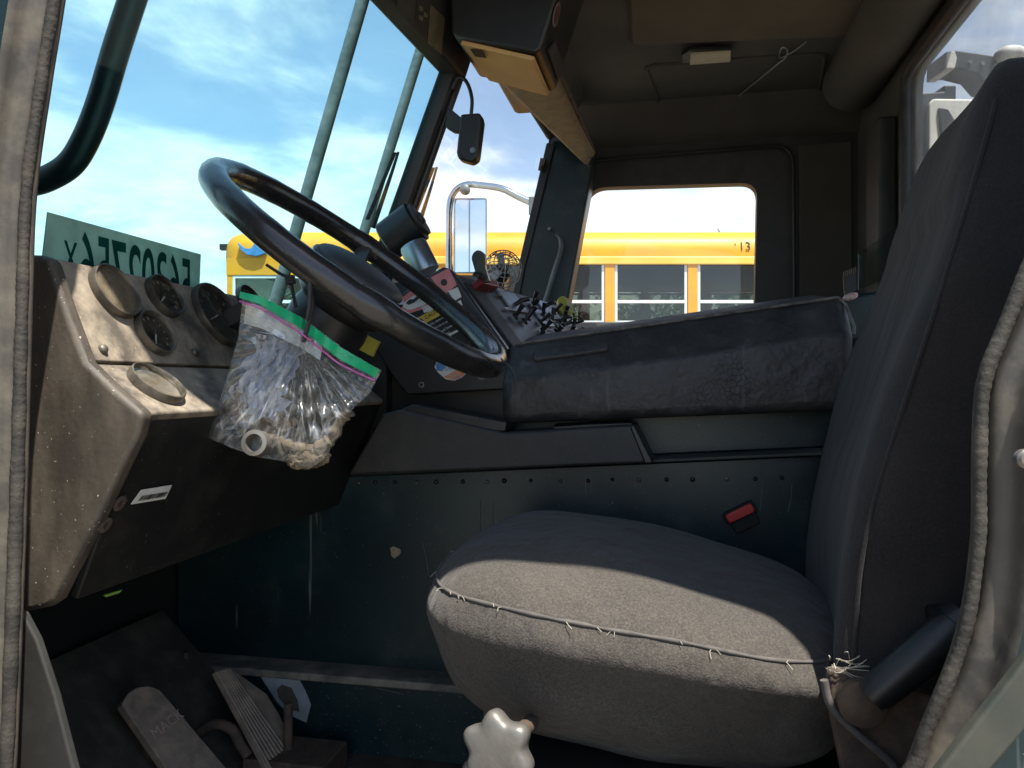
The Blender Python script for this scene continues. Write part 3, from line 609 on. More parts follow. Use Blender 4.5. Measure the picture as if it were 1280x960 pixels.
mb = MB(); mb.slab([ca, cb, cb+lowv+V((.004, -.012, 0)), ca+lowv+V((.004, -.018, 0))], (-.0015, 0, 0)); mb.build('card_sheet', M['green'], gc)
def ctext(s, fx, fz, size, name='card_number', sy=1.0):
    cu = bpy.data.curves.new(name, 'FONT'); cu.body = s; cu.size = 1; cu.offset = .012; tmp = bpy.data.objects.new('t', cu); me = bpy.data.meshes.new_from_object(tmp)
    w = max(v.co.x for v in me.vertices)
    rgt = cr.normalized(); o0 = ORG[gc.name]
    for v in me.vertices: v.co = ca+cr*fx+rgt*((w-v.co.x)*size*.535)+V((0, 0, fz))+V((0, 0, 1))*(v.co.y*size*sy)+V((.0012, -.001, 0))+V((.004, -.015, 0))*(-fz/.095)*.3-o0
    me.materials.clear(); me.materials.append(M['greenink']); bpy.data.objects.remove(tmp)
    ob = bpy.data.objects.new(name, me); COL.objects.link(ob); ob.parent = gc; ORG[ob.name] = o0
ctext('56302756', .17, -.088, .108, sy=1.0)
ctext('X', .085, -.066, .055)
ctext('EXP', .915, -.070, .012)

# ================================================================ STEERING WHEEL
sw = thing('steering_wheel', 'large black steering wheel with a shiny worn rim and brown spokes', 'steering wheel', WC-wn*.08)
e1w = V((-math.cos(TL_), 0, math.sin(TL_))); e1w = (e1w-wn*e1w.dot(wn)).normalized(); e2w = wn.cross(e1w)
RW = .239
path = [WC+e1w*(RW*math.cos(2*math.pi*k/120))+e2w*(RW*math.sin(2*math.pi*k/120)) for k in range(120)]
mb = MB(); mb.tube(path, [.0187+(.0012*max(0, math.sin(k/120*2*math.pi*18))**2 if True else 0)*.5 for k in range(120)], 16, loop=True); mb.build('rim', M['gloss'], sw, smooth=80)
def wp(a, r, h): a = R(a); return WC+e1w*(r*math.cos(a))+e2w*(r*math.sin(a))+wn*h
# which side is far: e2w.y sign
sg = 1 if e2w.y > 0 else -1
for a in (62, 242):
    A = a*sg
    mb = MB(); rings = []
    for r, h, w in ((.05, -.045, .028), (.10, -.04, .024), (.155, -.022, .020), (.210, -.006, .021), (.228, 0, .024)):
        c = wp(A, r, h); d = (wp(A+90, r, h)-wp(A, 0, h)); d = (WC+e1w*0+wp(A+90, 1, 0)-WC).normalized()
        rings.append([c-d*w-wn*.004, c+d*w-wn*.004, c+d*w*.8+wn*.005, c-d*w*.8+wn*.005])
    mb.loft(rings); mb.build('spoke', pbr('brown spoke', (.06, .035, .026), (.03, .022, .02), 20, .4) if a == 62 else M['gloss'], sw, bevel=.004)
for a in (62, 238):
    mb = MB(); mb.tube([wp(a*sg+s, RW, 0) for s in (-7, -3.5, 0, 3.5, 7)], [.0185, .0205, .021, .0205, .0185], 14); mb.build('spoke_collar', M['gloss'], sw, smooth=60)
mb = MB(); mb.lathe(WC-wn*.075, wn, [(.058, 0), (.070, .01), (.075, .03), (.070, .045), (0, .05)], 32); hub = mb.build('hub', M['black'], sw, smooth=45)
mb = MB(); mb.sup(WC-wn*.012, e1w*.072, e2w*.072, wn*.020, 2.2, 2.5, 8); hp = mb.build('horn_pad', M['trim2'], sw, smooth=80)
mb = MB(); mb.lathe(WC-wn*.018, wn, [(.0765, 0), (.0785, .004), (.0765, .008)], 36); mb.build('pad_ring', M['gloss'], hp, smooth=60)
for k in range(7):
    b0 = wp((25+k*7)*sg, .085, -.04-.004*k); b1 = wp((62+k*5)*sg, .13+.006*k, -.03-.006*k)
    mb = MB(); mb.tube(cat_rom([b0, (b0+b1)/2+wn*(.012+.004*(k % 3)), b1], 5), .0016, 6); mb.build('wire', M['wire'] if k % 2 else M['black'], sw, smooth=60)
mb = MB(); p = onv(630, 462, 1.03); mb.tube(cat_rom([onv(x, y, 1.02) for x, y in ((626, 448), (640, 462), (646, 480), (642, 492))], 4), .0011, 5); mb.build('loose_cord', M['ink'], sw)

# ================================================================ ZIP BAG hanging on cable ties
BV = .865
bag = thing('plastic_bag', 'clear zip bag of dirty parts with a green seal, tied to the steering wheel rim', 'plastic bag', onv(370, 587, BV))
def lerp(a, b, t): return a+(b-a)*t
def poly_at(P, t):
    P = [V((*p, 0)) for p in P]; L = [(b-a).length for a, b in zip(P, P[1:])]; d = t*sum(L)
    for l, a, b in zip(L, P, P[1:]):
        if d <= l or b is P[-1]: return a+(b-a)*min(1, d/l)
        d -= l
TOP = [(304, 366), (330, 372), (380, 398), (430, 436), (477, 463)]
LEFT = [(304, 366), (298, 420), (284, 470), (270, 515), (257, 546)]
BOT = [(257, 546), (290, 560), (325, 572), (352, 576), (384, 587), (404, 575), (424, 545)]
RIGHT = [(477, 463), (462, 492), (440, 512), (430, 530), (424, 545)]
def coons(s, t):
    return poly_at(TOP, s)*(1-t)+poly_at(BOT, s)*t+poly_at(LEFT, t)*(1-s)+poly_at(RIGHT, t)*s-(V((*TOP[0], 0))*(1-s)*(1-t)+V((*TOP[-1], 0))*s*(1-t)+V((*BOT[0], 0))*(1-s)*t+V((*BOT[-1], 0))*s*t)
rnd = random.Random(3); ph_ = [rnd.uniform(0, 6.3) for _ in range(12)]
def bagpt(s, t, sidev, k=1.0):
    p = coons(s, t); env = (math.sin(math.pi*s)**.6)*(min(1, t*1.6))*(1-.75*max(0, (t-.86)/.14))
    dx, dy = p.x-378, p.y-425; ang = math.atan2(dx, dy); rad = math.hypot(dx, dy)
    wr = (abs(math.sin(ang*19+ph_[0]+.4*math.sin(ang*7)))-.5)*.010*math.exp(-abs(rad-55)/55)*(1 if dy > -10 else .2)+math.sin(ang*11+ph_[1])*.004*math.exp(-rad/130)
    cr_ = .6*(.003*math.sin(p.x*.09+p.y*.05+ph_[2])+.0025*math.sin(p.x*.17-p.y*.12+ph_[3])+.002*math.sin(p.y*.21+p.x*.03+ph_[4])+.0015*math.sin(p.x*.33+p.y*.27+ph_[5]))
    pin = .03*math.exp(-rad/28)
    return onv(p.x, p.y, BV+sidev*(.003+.026*env)*k+wr+cr_+pin*(-.3))
NS, NT = 110, 80
for sv, nm in ((-1, 'bag_front'), (1, 'bag_back')):
    mb = MB(); g = [[bagpt(i/NS, j/NT, sv) for i in range(NS+1)] for j in range(NT+1)]
    mb.loft(g, closed=False, caps=False); mb.build('bag_wall', M['bag'], bag, smooth=70)
mb = MB(); mb.loft([[bagpt(i/40, -.004, -1)+V((0, -.007, 0)) for i in range(41)], [bagpt(i/40, .038+.065*i/40, -1)+V((0, -.007, 0)) for i in range(41)]], closed=False, caps=False)
mb.build('zip_strip', M['bagseal'], bag, smooth=70)
mb = MB(); mb.tube([bagpt(i/40, .060+.085*i/40, -1)+V((0, -.006, 0)) for i in range(41)], .0011, 5); mb.build('zip_line', M['bagpink'], bag, smooth=70)
mb = MB(); mb.loft([[bagpt(i/30*.55+.02, t, -1, 1)+V((0, .002, 0)) for i in range(31)] for t in (.06, .10, .15, .20)], closed=False, caps=False); mb.build('bag_highlight', pbr('white bag highlight', (.7, .72, .72), (.5, .53, .53), 40, .5), bag, smooth=70)  # white sheet stands in for the specular highlight on the bag's top
# contents
ct = thing('crumpled_paper', 'crumpled bluish stained paper inside the clear bag', 'paper', onv(340, 545, BV))
mb = MB(); rn = random.Random(5); gg = []
for j in range(19):
    row = []
    for i in range(15):
        x = 318+i*4.6+(4*math.sin(j*.5))-j*2.0; y = 418+j*6.6
        row.append(onv(x+rn.uniform(-2, 2)*(4 if i in (0, 14) or j in (0, 18) else 1), y+rn.uniform(-2, 2), BV+.004+.006*math.sin(i*1.9+j*.25)+rn.uniform(-.004, .003)))
    gg.append(row)
mb.loft(gg, closed=False, caps=False); mb.build('paper_sheet', M['paper'], ct, smooth=20)
rg = thing('dirty_rag', 'brown twisted dirty rag at the bottom of the clear bag', 'rag', onv(400, 580, BV))
mb = MB(); rr_ = random.Random(9)
mb.tube(cat_rom([onv(x, y, BV-.004) for x, y in ((335, 548), (352, 553), (372, 560), (396, 560), (414, 548), (424, 528), (436, 513))], 6), [.006+rr_.uniform(-.001, .004) for _ in range(37)], 9); mb.build('rag_roll', M['rag'], rg, smooth=60)
mb = MB(); mb.sup(onv(385, 572, BV), V((.028, 0, .004)), V((0, .012, 0)), V((0, 0, .013)), 2.2, 2.2, 8, lambda p, q: p+V((rr_.uniform(-.002, .002), rr_.uniform(-.002, .002), rr_.uniform(-.002, .002)))); mb.build('rag_lump', M['rag'], rg, smooth=60)
mb = MB(); mb.sup(onv(340, 535, BV+.004), V((.03, 0, .010)), V((0, .008, 0)), V((-.004, 0, .016)), 2.2, 2.2, 8, lambda p, q: p+V((rr_.uniform(-.003, .003), rr_.uniform(-.002, .002), rr_.uniform(-.003, .003)))); mb.build('rag_lump', M['rag'], rg, smooth=40)
mb = MB(); mb.lathe(onv(321, 554, BV-.03), V((.1, -1, .15)), [(.0155, -.008), (.0155, .008), (.0105, .009), (.0105, -.008), (.0155, -.008)], 24)
tag(mb.build('steel_ring', M['steel'], None, smooth=40), 'pale steel ring lying in the bottom corner of the clear bag', 'ring')
# cable ties
mb = MB(); k = .85
mb.tube(cat_rom([onv(x, y, .845) for x, y in ((384, 352), (390, 375), (388, 395), (384, 410), (379, 428))], 6), .0028, 6, flat=.5)
mb.tube([onv(398, 338, .86)+V((0, -.022, 0)), onv(388, 352, .835), onv(387, 385, .835), onv(384, 400, .84)], .0028, 6, flat=.5)
t1 = [WC+e1w*0 for _ in range(1)]
tag(mb.build('cable_tie', M['ink'], None, smooth=60), 'black cable tie looped over the rim and pinching the bag', 'cable tie', 'black cable ties holding the bag')
mb = MB(); mb.tube(cat_rom([onv(x, y, .90) for x, y in ((333, 331), (350, 342), (362, 349), (366, 365), (370, 384)) ], 6), .0022, 6); mb.obox(onv(363, 350, .90), V((.005, 0, .001)), V((0, .004, 0)), V((-.001, 0, .005)))
tag(mb.build('cable_tie', M['ink'], None, smooth=60), 'black cable tie with its long tail poking out left of the rim', 'cable tie', 'black cable ties holding the bag')

# ================================================================ CONTROL CONSOLE with warning labels and switches
A_ = V((-.426, 1.42, .22)); B_ = V((-.294, 1.42, .044)); C_ = V((-.25, 2.35, .13)); D_ = V((-.33, 2.35, .235))
cc = thing('control_console', 'black centre console with warning labels and rows of toggle switches', 'console', (-.4, 1.7, -.05))
fl = [onv(x, y, 1.42) for x, y in ((448, 402), (553, 333), (563, 336), (634, 436), (634, 477), (632, 487), (508, 494), (490, 470))]
mb = MB(); mb.slab(fl, (0, .03, 0)); cf = mb.build('side_face', M['black'], cc, bevel=.005)
fn_ = norm3(A_, B_, C_); fn_ = fn_ if fn_.x > 0 else -fn_
mb = MB(); mb.slab([A_+V((0, .031, 0)), B_+V((0, .031, 0)), C_, D_], -fn_*.05); sf = mb.build('switch_face', pbr('worn switch plate', (.045, .042, .042), (.03, .028, .03), 20, .42, dust=(.22, .2, .18), damt=.4, dscale=40), cc, bevel=.004)
mb = MB(); mb.slab([D_, A_+V((0, .031, 0)), V((-.60, 1.451, .19)), V((-.60, 2.35, .2))], (0, 0, -.03)); mb.build('top_face', M['black'], cc, bevel=.003)
mb = MB(); mb.slab([V((-.60, 1.46, -.10)), V((-.30, 1.46, -.10)), V((-.30, 1.46, .03)), V((-.43, 1.46, .19)), V((-.60, 1.46, .17))], (0, .85, 0)); mb.build('console_body', M['black'], cc)
for px, py in ((527, 481), (602, 471)):
    mb = MB(); mb.lathe(onv(px, py, 1.42), (0, -1, 0), [(.006, 0), (.006, .002), (.003, .0022), (.003, 0), (0, 0)], 14); mb.build('screw', M['steel'], cf, smooth=40)
LV = 1.4185
def sticker(name, pts, mat, par, v=LV, label=None):
    mb = MB(); mb.slab([onv(x, y, v) for x, y in pts], (0, .0008, 0)); o = mb.build(name, mat, par)
    if label: tag(o, label)
    return o
def ltext(s, mat, par, px, py, px2, py2, size, v=LV-.0012, name='lettering'):
    a, b = onv(px, py, v), onv(px2, py2, v); r = (b-a).normalized(); u = V((-r.z, 0, r.x))
    return text(name, s, mat, par, a, r, u, size, .0003)
dg = sticker('danger_label', ((488, 381), (520, 359), (546, 381), (507, 393)), M['pink'], cf, label='pink danger label with a vehicle picture')
mb = MB(); mb.slab(rrect([onv(x, y, LV-.0008) for x, y in ((500, 382), (519, 368), (534, 380), (512, 388))], .006), (0, .0004, 0)); mb.build('label_field', M['label'], dg)
pv = LV-.0018
mb = MB(); mb.slab([onv(x, y, pv) for x, y in ((507, 379), (512, 374), (517, 374), (522, 369), (524, 373), (518, 378), (511, 381))], (0, .0003, 0)); mb.build('label_picture', M['ink'], dg)
ltext('DANGER', M['ink'], dg, 491, 379, 519, 361, .0085)
sticker('white_label', ((527, 383), (545, 380), (550, 386), (530, 391)), M['label'], cf)
sticker('danger_label', ((538, 347), (561, 335), (571, 356), (556, 368)), M['pink'], cf, label='pink square danger label near the console edge')
mb = MB(); mb.lathe(onv(555, 353, LV-.0006), (0, -1, 0), [(.0065, 0), (.0065, .0004), (.0045, .0005), (0, .0005)], 20); mb.build('label_picture', M['ink'], cf)
sticker('white_label', ((560, 364), (572, 359), (577, 371), (568, 376)), M['label'], cf)
sticker('white_label', ((570, 378), (576, 375), (580, 388), (577, 388)), M['label'], cf)
cl = sticker('caution_label', ((517, 400), (550, 382), (559, 389), (525, 408)), M['amber'], cf, label='yellow caution label with white text lines below')
ltext('\u25b2 CAUTION', M['ink'], cl, 524, 404, 553, 388, .011)
for s, x, y, x2, y2 in (('Carefully determine', 530, 412, 563, 393), ('the vehicle is safe', 536, 416, 568, 398), ('to manual hand', 542, 421, 572, 404), ('operation.', 548, 424, 570, 412)):
    ltext(s, M['label'], cl, x, y, x2, y2, .0068)
sticker('white_line', ((553, 421), (578, 409), (579, 411), (555, 424)), M['label'], cf)
pts = [(546, 452), (551, 450), (562, 455), (572, 459), (586, 464), (577, 472), (568, 476), (557, 474), (548, 466), (543, 459)]
rs = sticker('round_sticker', pts, M['label'], cf, label='worn round blue, white and orange sticker')
sticker('sticker_print', ((545, 455), (551, 451), (558, 455), (553, 464), (546, 463)), M['bluestk'], rs, LV-.001)
sticker('sticker_print', ((555, 471), (572, 462), (584, 464), (576, 472), (567, 475)), M['orgstk'], rs, LV-.001)
ltext('LO', M['bluestk'], rs, 557, 464, 570, 459, .013, LV-.002)
ltext('A', M['bluestk'], rs, 571, 474, 580, 469, .010, LV-.002)
sticker('chip_mark', ((514, 434), (519, 433), (522, 436), (518, 438)), M['label'], cf)
# switch plates and toggles
def sfp(s, t, h=0): return (A_+V((0, .031, 0)))*(1-s)*(1-t)+B_*(1-s)*t+V((0, .031, 0))*(1-s)*t+C_*s*t+D_*s*(1-t)+fn_*h
ex = (sfp(1, .5)-sfp(0, .5)).normalized(); ey = (sfp(.5, 1)-sfp(.5, 0)).normalized()
for s0, s1, t0_, t1_, mt in ((.04, .13, .12, .95, 'black'), (.27, .42, .08, .40, 'silver'), (.50, .62, .30, .62, 'silver'), (.64, .80, .05, .45, 'silver'), (.40, .60, .72, .98, 'worn'), (.66, .92, .55, .98, 'worn')):
    mt_ = {'black': M['trim'], 'silver': pbr('grey plate', (.30, .31, .35), (.22, .22, .26), 30, .35, metal=.3), 'worn': pbr('worn tan plate', (.34, .27, .19), (.16, .13, .1), 25, .5)}[mt]
    mb = MB(); mb.slab([sfp(s0, t0_, .001), sfp(s1, t0_, .001), sfp(s1, t1_, .001), sfp(s0, t1_, .001)], fn_*.005); mb.build('switch_plate', mt_, sf, bevel=.001)
tog = [(.24, .5), (.30, .56), (.36, .5), (.47, .35), (.47, .55), (.55, .2), (.58, .72), (.63, .5), (.70, .62), (.75, .30), (.80, .52), (.84, .7), (.88, .35), (.72, .82), (.62, .88), (.50, .80), (.42, .70), (.34, .80), (.92, .55), (.80, .86), (.87, .9), (.56, .42)]
rt_ = random.Random(11)
for s, t in tog:
    b0 = sfp(s, t, .005); d = (fn_+ex*rt_.uniform(-.4, .4)+ey*rt_.uniform(-.9, .2)).normalized()
    mb = MB(); mb.lathe(b0, fn_, [(.009, 0), (.009, .004), (.006, .006), (0, .006)], 12); mb.tube([b0+fn_*.004, b0+d*.018, b0+d*.034], [.004, .0045, .0065], 8)
    mb.build('toggle_switch', M['black'], sf, smooth=50)
for s, t, ln_ in ((.33, .30, .05), (.66, .22, .045), (.74, .50, .06), (.45, .88, .05)):
    b0 = sfp(s, t, .004); mb = MB(); mb.tube([b0, b0+fn_*.02+ex*.01, b0+fn_*.026+ex*ln_], [.005, .006, .0055], 8); mb.build('selector_lever', M['black'], sf, smooth=50)
b0 = sfp(.13, .16, .004); mb = MB(); mb.obox(b0+fn_*.012, ex*.055, ey*.008, fn_*.012); tag(mb.build('guard_switch', M['darkred'], sf, bevel=.003), 'red guarded switch at the top')
mb = MB(); mb.lathe(onv(597, 345, 1.50), V((.3, -.3, .9)), [(.011, 0), (.010, .006), (0, .007)], 12); mb.build('switch_boot', M['black'], sf, smooth=50)
for k in range(16):
    s_, t_ = rt_.uniform(.22, .93), rt_.uniform(.06, .95); mb = MB(); c_ = sfp(s_, t_, .0065); mb.obox(c_, ex*rt_.uniform(.012, .024), ey*rt_.uniform(.003, .006), fn_*.0008)
    mb.build('label_plate', rt_.choice((M['label'], M['greyink'], M['bezel'], M['label'])), sf)
# tall lever with a rounded paddle
mb = MB(); q = [onv(x, y, 1.52) for x, y in ((589, 322), (592, 315), (598, 312), (604, 315), (607, 322), (606, 333), (612, 352), (598, 354), (594, 340))]; mb.slab(rrect(q, .006, 3), (0, .014, 0)); tag(mb.build('paddle_lever', pbr('lever', (.035, .035, .03), (.025, .025, .02), 20, .3), cc, bevel=.004), 'upright black lever with rounded paddle end')
yk = onv(704, 386, 2.28); mb = MB(); mb.lathe(yk-V((.0, .02, .0)), V((.75, -.45, .25)), [(.012, -.03), (.012, 0), (.03, .004), (.033, .012), (.028, .018), (0, .02)], 20); tag(mb.build('push_knob', M['ylw'], cc, smooth=50), 'yellow round push knob')
# ---- loose things on top of the console
mb = MB(); ax = (onv(478, 290, 1.55)-onv(526, 275, 1.55)); bc = onv(512, 306, 1.50)
cupax = (onv(494, 268, 1.5)-onv(513, 312, 1.5)).normalized(); tx = (onv(525, 295, 1.5)-onv(478, 283, 1.5))
c0 = onv(503, 291, 1.55); ax = V((.50, -.15, -.45)).normalized()
ax = (onv(526, 304, 1.55)-onv(480, 284, 1.55)).normalized(); 
mb = MB(); mb.lathe(onv(486, 282, 1.54), (onv(524, 296, 1.54)-onv(486, 282, 1.54)), [(.038, -.004), (.040, 0), (.040, .062), (.042, .064), (.042, .07), (.034, .073), (0, .073)], 28)
cp = thing('black_cup', 'matte black cylinder tilted on the console behind the steering wheel', 'cup', onv(500, 312, 1.54))
ax = (onv(495, 262, 1.54)-onv(514, 318, 1.54)); cx_ = onv(501, 292, 1.54)
ca_ = V((.75, -.1, .55)).normalized()
ca_ = (onv(520, 288, 1.54)-onv(486, 296, 1.54)).normalized()
a1 = onv(478, 296, 1.54); a2 = onv(521, 283, 1.54)
mb = MB(); mb.lathe(onv(489, 299, 1.54), (onv(517, 279, 1.54)-onv(489, 299, 1.54)), [(.036, -.012), (.042, -.008), (.044, .062), (.044, .066), (.036, .070), (0, .070)], 28); mb.build('cup_body', M['black'], cp, smooth=45)
mb = MB(); dd = (onv(517, 279, 1.54)-onv(489, 299, 1.54)).normalized(); mb.lathe(onv(489, 299, 1.54)+dd*.070, dd, [(.037, 0), (.037, .006), (.014, .007), (.012, .012), (0, .013)], 24); mb.build('cup_lid', M['trim'], cp, smooth=45)
cp2 = thing('steel_cup', 'small shiny steel cup beside the tilted black cylinder', 'cup', onv(530, 335, 1.47))
dd = (onv(520, 312, 1.47)-onv(533, 338, 1.47)).normalized(); mb = MB(); mb.lathe(onv(533, 340, 1.47), dd, [(.027, 0), (.028, .004), (.0285, .056), (.026, .062), (.0, .062)], 28); mb.build('cup_body', pbr('brushed cup', (.30, .35, .38), (.22, .26, .29), 20, .32, metal=.8), cp2, smooth=40)
fan = thing('dash_fan', 'small fan with a round wire cage on the console top', 'fan', onv(628, 360, 1.9))
fc = onv(628, 338, 1.85); fa = V((.35, -.85, .3)).normalized(); fx = fa.orthogonal().normalized(); fy = fa.cross(fx)
mb = MB()
rf = .046
for r, h in ((rf, 0), (rf*.97, .02), (rf*.8, .035), (rf*.6, .042), (rf*.4, .046), (rf*.2, .048)):
    mb.tube([fc+fa*h+fx*(r*math.cos(2*math.pi*k/36))+fy*(r*math.sin(2*math.pi*k/36)) for k in range(36)], .0012, 5, loop=True)
for k in range(16):
    a = 2*math.pi*k/16; d = fx*math.cos(a)+fy*math.sin(a)
    mb.tube([fc+d*rf-fa*.02, fc+d*rf, fc+d*rf*.97+fa*.02, fc+d*rf*.7+fa*.04, fc+d*.005+fa*.048], .0011, 5)
mb.build('wire_cage', M['wire'], fan, smooth=60)
mb = MB(); mb.lathe(fc-fa*.03, fa, [(.02, 0), (.022, .03), (.014, .04), (0, .042)], 16); mb.build('fan_motor', M['trim'], fan, smooth=50)
for k in range(3):
    a = 2*math.pi*k/3; d = fx*math.cos(a)+fy*math.sin(a); e = fa.cross(d)
    mb = MB(); mb.slab([fc+d*.012-e*.008+fa*.01, fc+d*.040-e*.014+fa*.004, fc+d*.040+e*.012+fa*.018, fc+d*.012+e*.008+fa*.014], fa*.0012); mb.build('fan_blade', M['label'], fan)
mb = MB(); mb.tube([fc-fa*.02-V((0, 0, .02)), fc-fa*.02-V((0, 0, .10))], .008, 8); mb.build('fan_stand', M['trim'], fan, smooth=60)

# ================================================================ DRIVER SEAT
st = thing('driver_seat', 'charcoal fabric driver seat with a worn front edge and tall sloping backrest', 'seat', (0, 1.08, -.68))
def cush(p, q):
    s = -.20*(p.x+.10) if p.x > -.10 else -.08*(p.x+.10)
    top = max(0, q[2])
    p = p+V((0, 0, s*(.4+.6*top)))
    p.z += .010*math.cos(q[1]*1.5)*top-.006*math.exp(-((q[0])**2+(q[1])**2)*3)*top
    if q[2] < .35: k = (.35-q[2])/1.35; p.y += (1.08-p.y)*.36*k; p.x += (0-p.x)*.18*k
    p.z += .0025*math.sin(p.x*31+p.y*17)*top+.003*math.sin(p.x*23-p.y*9+1)*(1-top)
    lowk = max(0, min(1, (.45-q[2])*2))*max(0, 1-abs(q[2]+.15)*1.1)
    p.y += (.006*math.sin(p.x*26+p.z*34+1.2)+.004*math.sin(p.x*47-p.z*29)+.005*math.sin(p.z*52+p.x*9))*lowk*(1 if q[1] < 0 else .2)
    return p
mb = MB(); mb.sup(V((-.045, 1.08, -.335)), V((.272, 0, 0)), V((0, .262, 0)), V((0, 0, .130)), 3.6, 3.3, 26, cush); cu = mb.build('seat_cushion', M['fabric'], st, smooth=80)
def seam_pts(zf):
    out = []
    for k in range(61):
        a = R(100+k*222/60)   # from far front round to the near rear
        cx, sx = math.cos(a), math.sin(a)
        k3 = (abs(cx)**3.6+abs(sx)**3.6)**(-1/3.6); zz = zf; rr = (1-abs(zz)**3.3)**(1/3.3)
        q = (cx*k3*rr, sx*k3*rr, zz)
        p = V((-.045+.272*q[0], 1.08+.262*q[1], -.335+.130*q[2])); out.append(cush(p, q)+V((cx*.001, sx*.001, 0)))
    return out
sp = [p for p in seam_pts(.60)]
mb = MB(); mb.tube(sp, [.0022+.0006*math.sin(i*2.1) for i in range(len(sp))], 6); mb.build('cushion_piping', M['piping'], cu, smooth=70)
rt2 = random.Random(21)
for k in range(26):
    p = sp[rt2.randint(14, 58)]; d = V((rt2.uniform(-1, 1), -rt2.uniform(.3, 1), -rt2.uniform(0, 1)))*rt2.uniform(.004, .012); mb = MB(); mb.tube(cat_rom([p, p+d*.5+V((rt2.uniform(-.003, .003), 0, .002)), p+d], 3), .0004, 4); mb.build('loose_thread', M['thread'], cu)
# stitched creases on the front edge
# backrest
UF = [(-.40, .180), (-.28, .180), (-.15, .189), (0, .234), (.16, .286), (.30, .332), (.40, .362)]
def ufz(z):
    for (a, x), (b, y) in zip(UF, UF[1:]):
        if z <= b: k = (z-a)/(b-a); return x+(y-x)*k
    return UF[-1][1]
def bring(z, sc=1.0, dz=0):
    uf = (ufz(z-.04)+ufz(z)+ufz(z+.04))/3; w = .262 if z < .05 else .262-.085*((z-.05)/.32)**1.6; th = .155-.05*max(0, (z+.1)/.47)
    w *= sc; n = 40; out = []
    for k in range(n):
        a = 2*math.pi*k/n; cx, sx = math.cos(a), math.sin(a); kk = (abs(cx)**9+abs(sx)**9)**(-1/9)
        x = uf+th/2*(1-sc*cx*kk*(-1) if False else 1+cx*kk*sc); y = 1.08+w*sx*kk
        fr = max(0, -cx*kk); x += .016*(1-min(1, abs(sx*kk))**3)*fr*(1 if z < .2 else .4)
        x += .10*(y-1.08)
        out.append(V((x, y, z+dz)))
    return out
rings = [bring(-.345, .80), bring(-.34, .93)]+[bring(-.325+i*.625/26) for i in range(27)]
for z, s in ((.315, .985), (.33, .95), (.343, .89), (.353, .80), (.360, .66), (.364, .45), (.366, .2)): rings.append(bring(z, s))
for r in rings:
    for p in r: p.z += (.05*((p.y-1.08)/-.20) if p.z > .25 else 0)*0
    for p in r: p.x += .003*math.sin(p.z*21+p.y*13); p.y += .003*math.sin(p.z*27+1)
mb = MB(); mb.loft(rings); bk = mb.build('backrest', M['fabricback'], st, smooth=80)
mb = MB(); pth = []
for i in range(40):
    z = -.32+i*.61/39; r = bring(z); p = min(r, key=lambda p: p.x+p.y); pth.append(p+V((-.0005, -.0005, 0)))
mb.tube(pth, .0022, 6); mb.build('backrest_piping', M['fabricback'], bk, smooth=70)
# recliner, rusty hinge, lever, knob
mb = MB(); a, b = onv(1088, 872, .775), onv(1196, 782, .775); mb.tube([a, lerp(a, b, .1), lerp(a, b, .85), b], [.014, .017, .020, .018], 14); mb.tube([b, b+(b-a).normalized()*.012], [.021, .019], 14); mb.build('recliner_lever', M['blackpaint'], st, smooth=50)
mb = MB(); mb.slab(rrect([onv(x, y, .80) for x, y in ((1035, 838), (1100, 850), (1195, 880), (1180, 1000), (1060, 1000), (1040, 900))], .012), (0, .02, 0)); mb.build('hinge_plate', M['rust'], st, bevel=.003)
mb = MB(); mb.lathe(onv(1075, 875, .795), (0, -1, 0), [(.022, 0), (.022, .012), (.012, .016), (0, .016)], 20); mb.build('hinge_bolt', M['rust'], st, smooth=40)
mb = MB(); mb.tube(cat_rom([onv(x, y, .79) for x, y in ((1030, 850), (1040, 885), (1075, 920), (1112, 952), (1130, 980))], 5), .004, 8); mb.build('skirt_piping', M['piping'], st, smooth=70)
mb = MB(); mb.slab(rrect([onv(x, y, .79) for x, y in ((1165, 765), (1205, 765), (1205, 810), (1178, 820))], .008), (0, .03, 0)); mb.build('lever_bracket', M['blackpaint'], st, bevel=.003)
for k in range(16):
    p = onv(rt2.uniform(1030, 1062), rt2.uniform(822, 840), .80); q = p+V((rt2.uniform(-.008, .03), rt2.uniform(-.004, .002), rt2.uniform(-.012, .012))); mb = MB(); mb.tube(cat_rom([p, (p+q)/2+V((0, -.004, rt2.uniform(-.006, .008))), q], 4), .0005, 4); mb.build('loose_thread', M['thread'], bk)
kc = onv(622, 938, .77); kd = V((-.18, -1, .12)).normalized()
mb = MB(); mb.lathe(kc, kd, [(.031, -.013), (.0345, -.010), (.0355, 0), (.0345, .005), (.031, .0085), (.026, .0097), (.012, .0100), (0, .0100)], 96, lambda a: 1+.125*math.cos(6*a+.5)); mb.build('adjuster_knob', pbr('dull cast knob', (.15, .145, .13), (.10, .095, .085), 30, .42, metal=.35, dust=(.24, .21, .17), damt=.4, dscale=60, bump=.2, bscale=140), st, smooth=60)
mb = MB(); mb.tube([kc-kd*.01, kc-kd*.10], .009, 10); mb.build('knob_shaft', M['rust'], st, smooth=50)
mb = MB(); mb.box((-.24, .86, -.56), (.20, 1.30, -.44)); mb.build('seat_base', M['blackpaint'], st, bevel=.008)
mb = MB(); mb.box((-.22, .845, -.475), (.12, .86, -.455)); mb.build('slide_rail', M['rust'], st, bevel=.002)
mb = MB(); mb.box((-.16, .95, -.685), (.14, 1.22, -.56)); mb.build('pedestal', M['blackpaint'], st, bevel=.008)

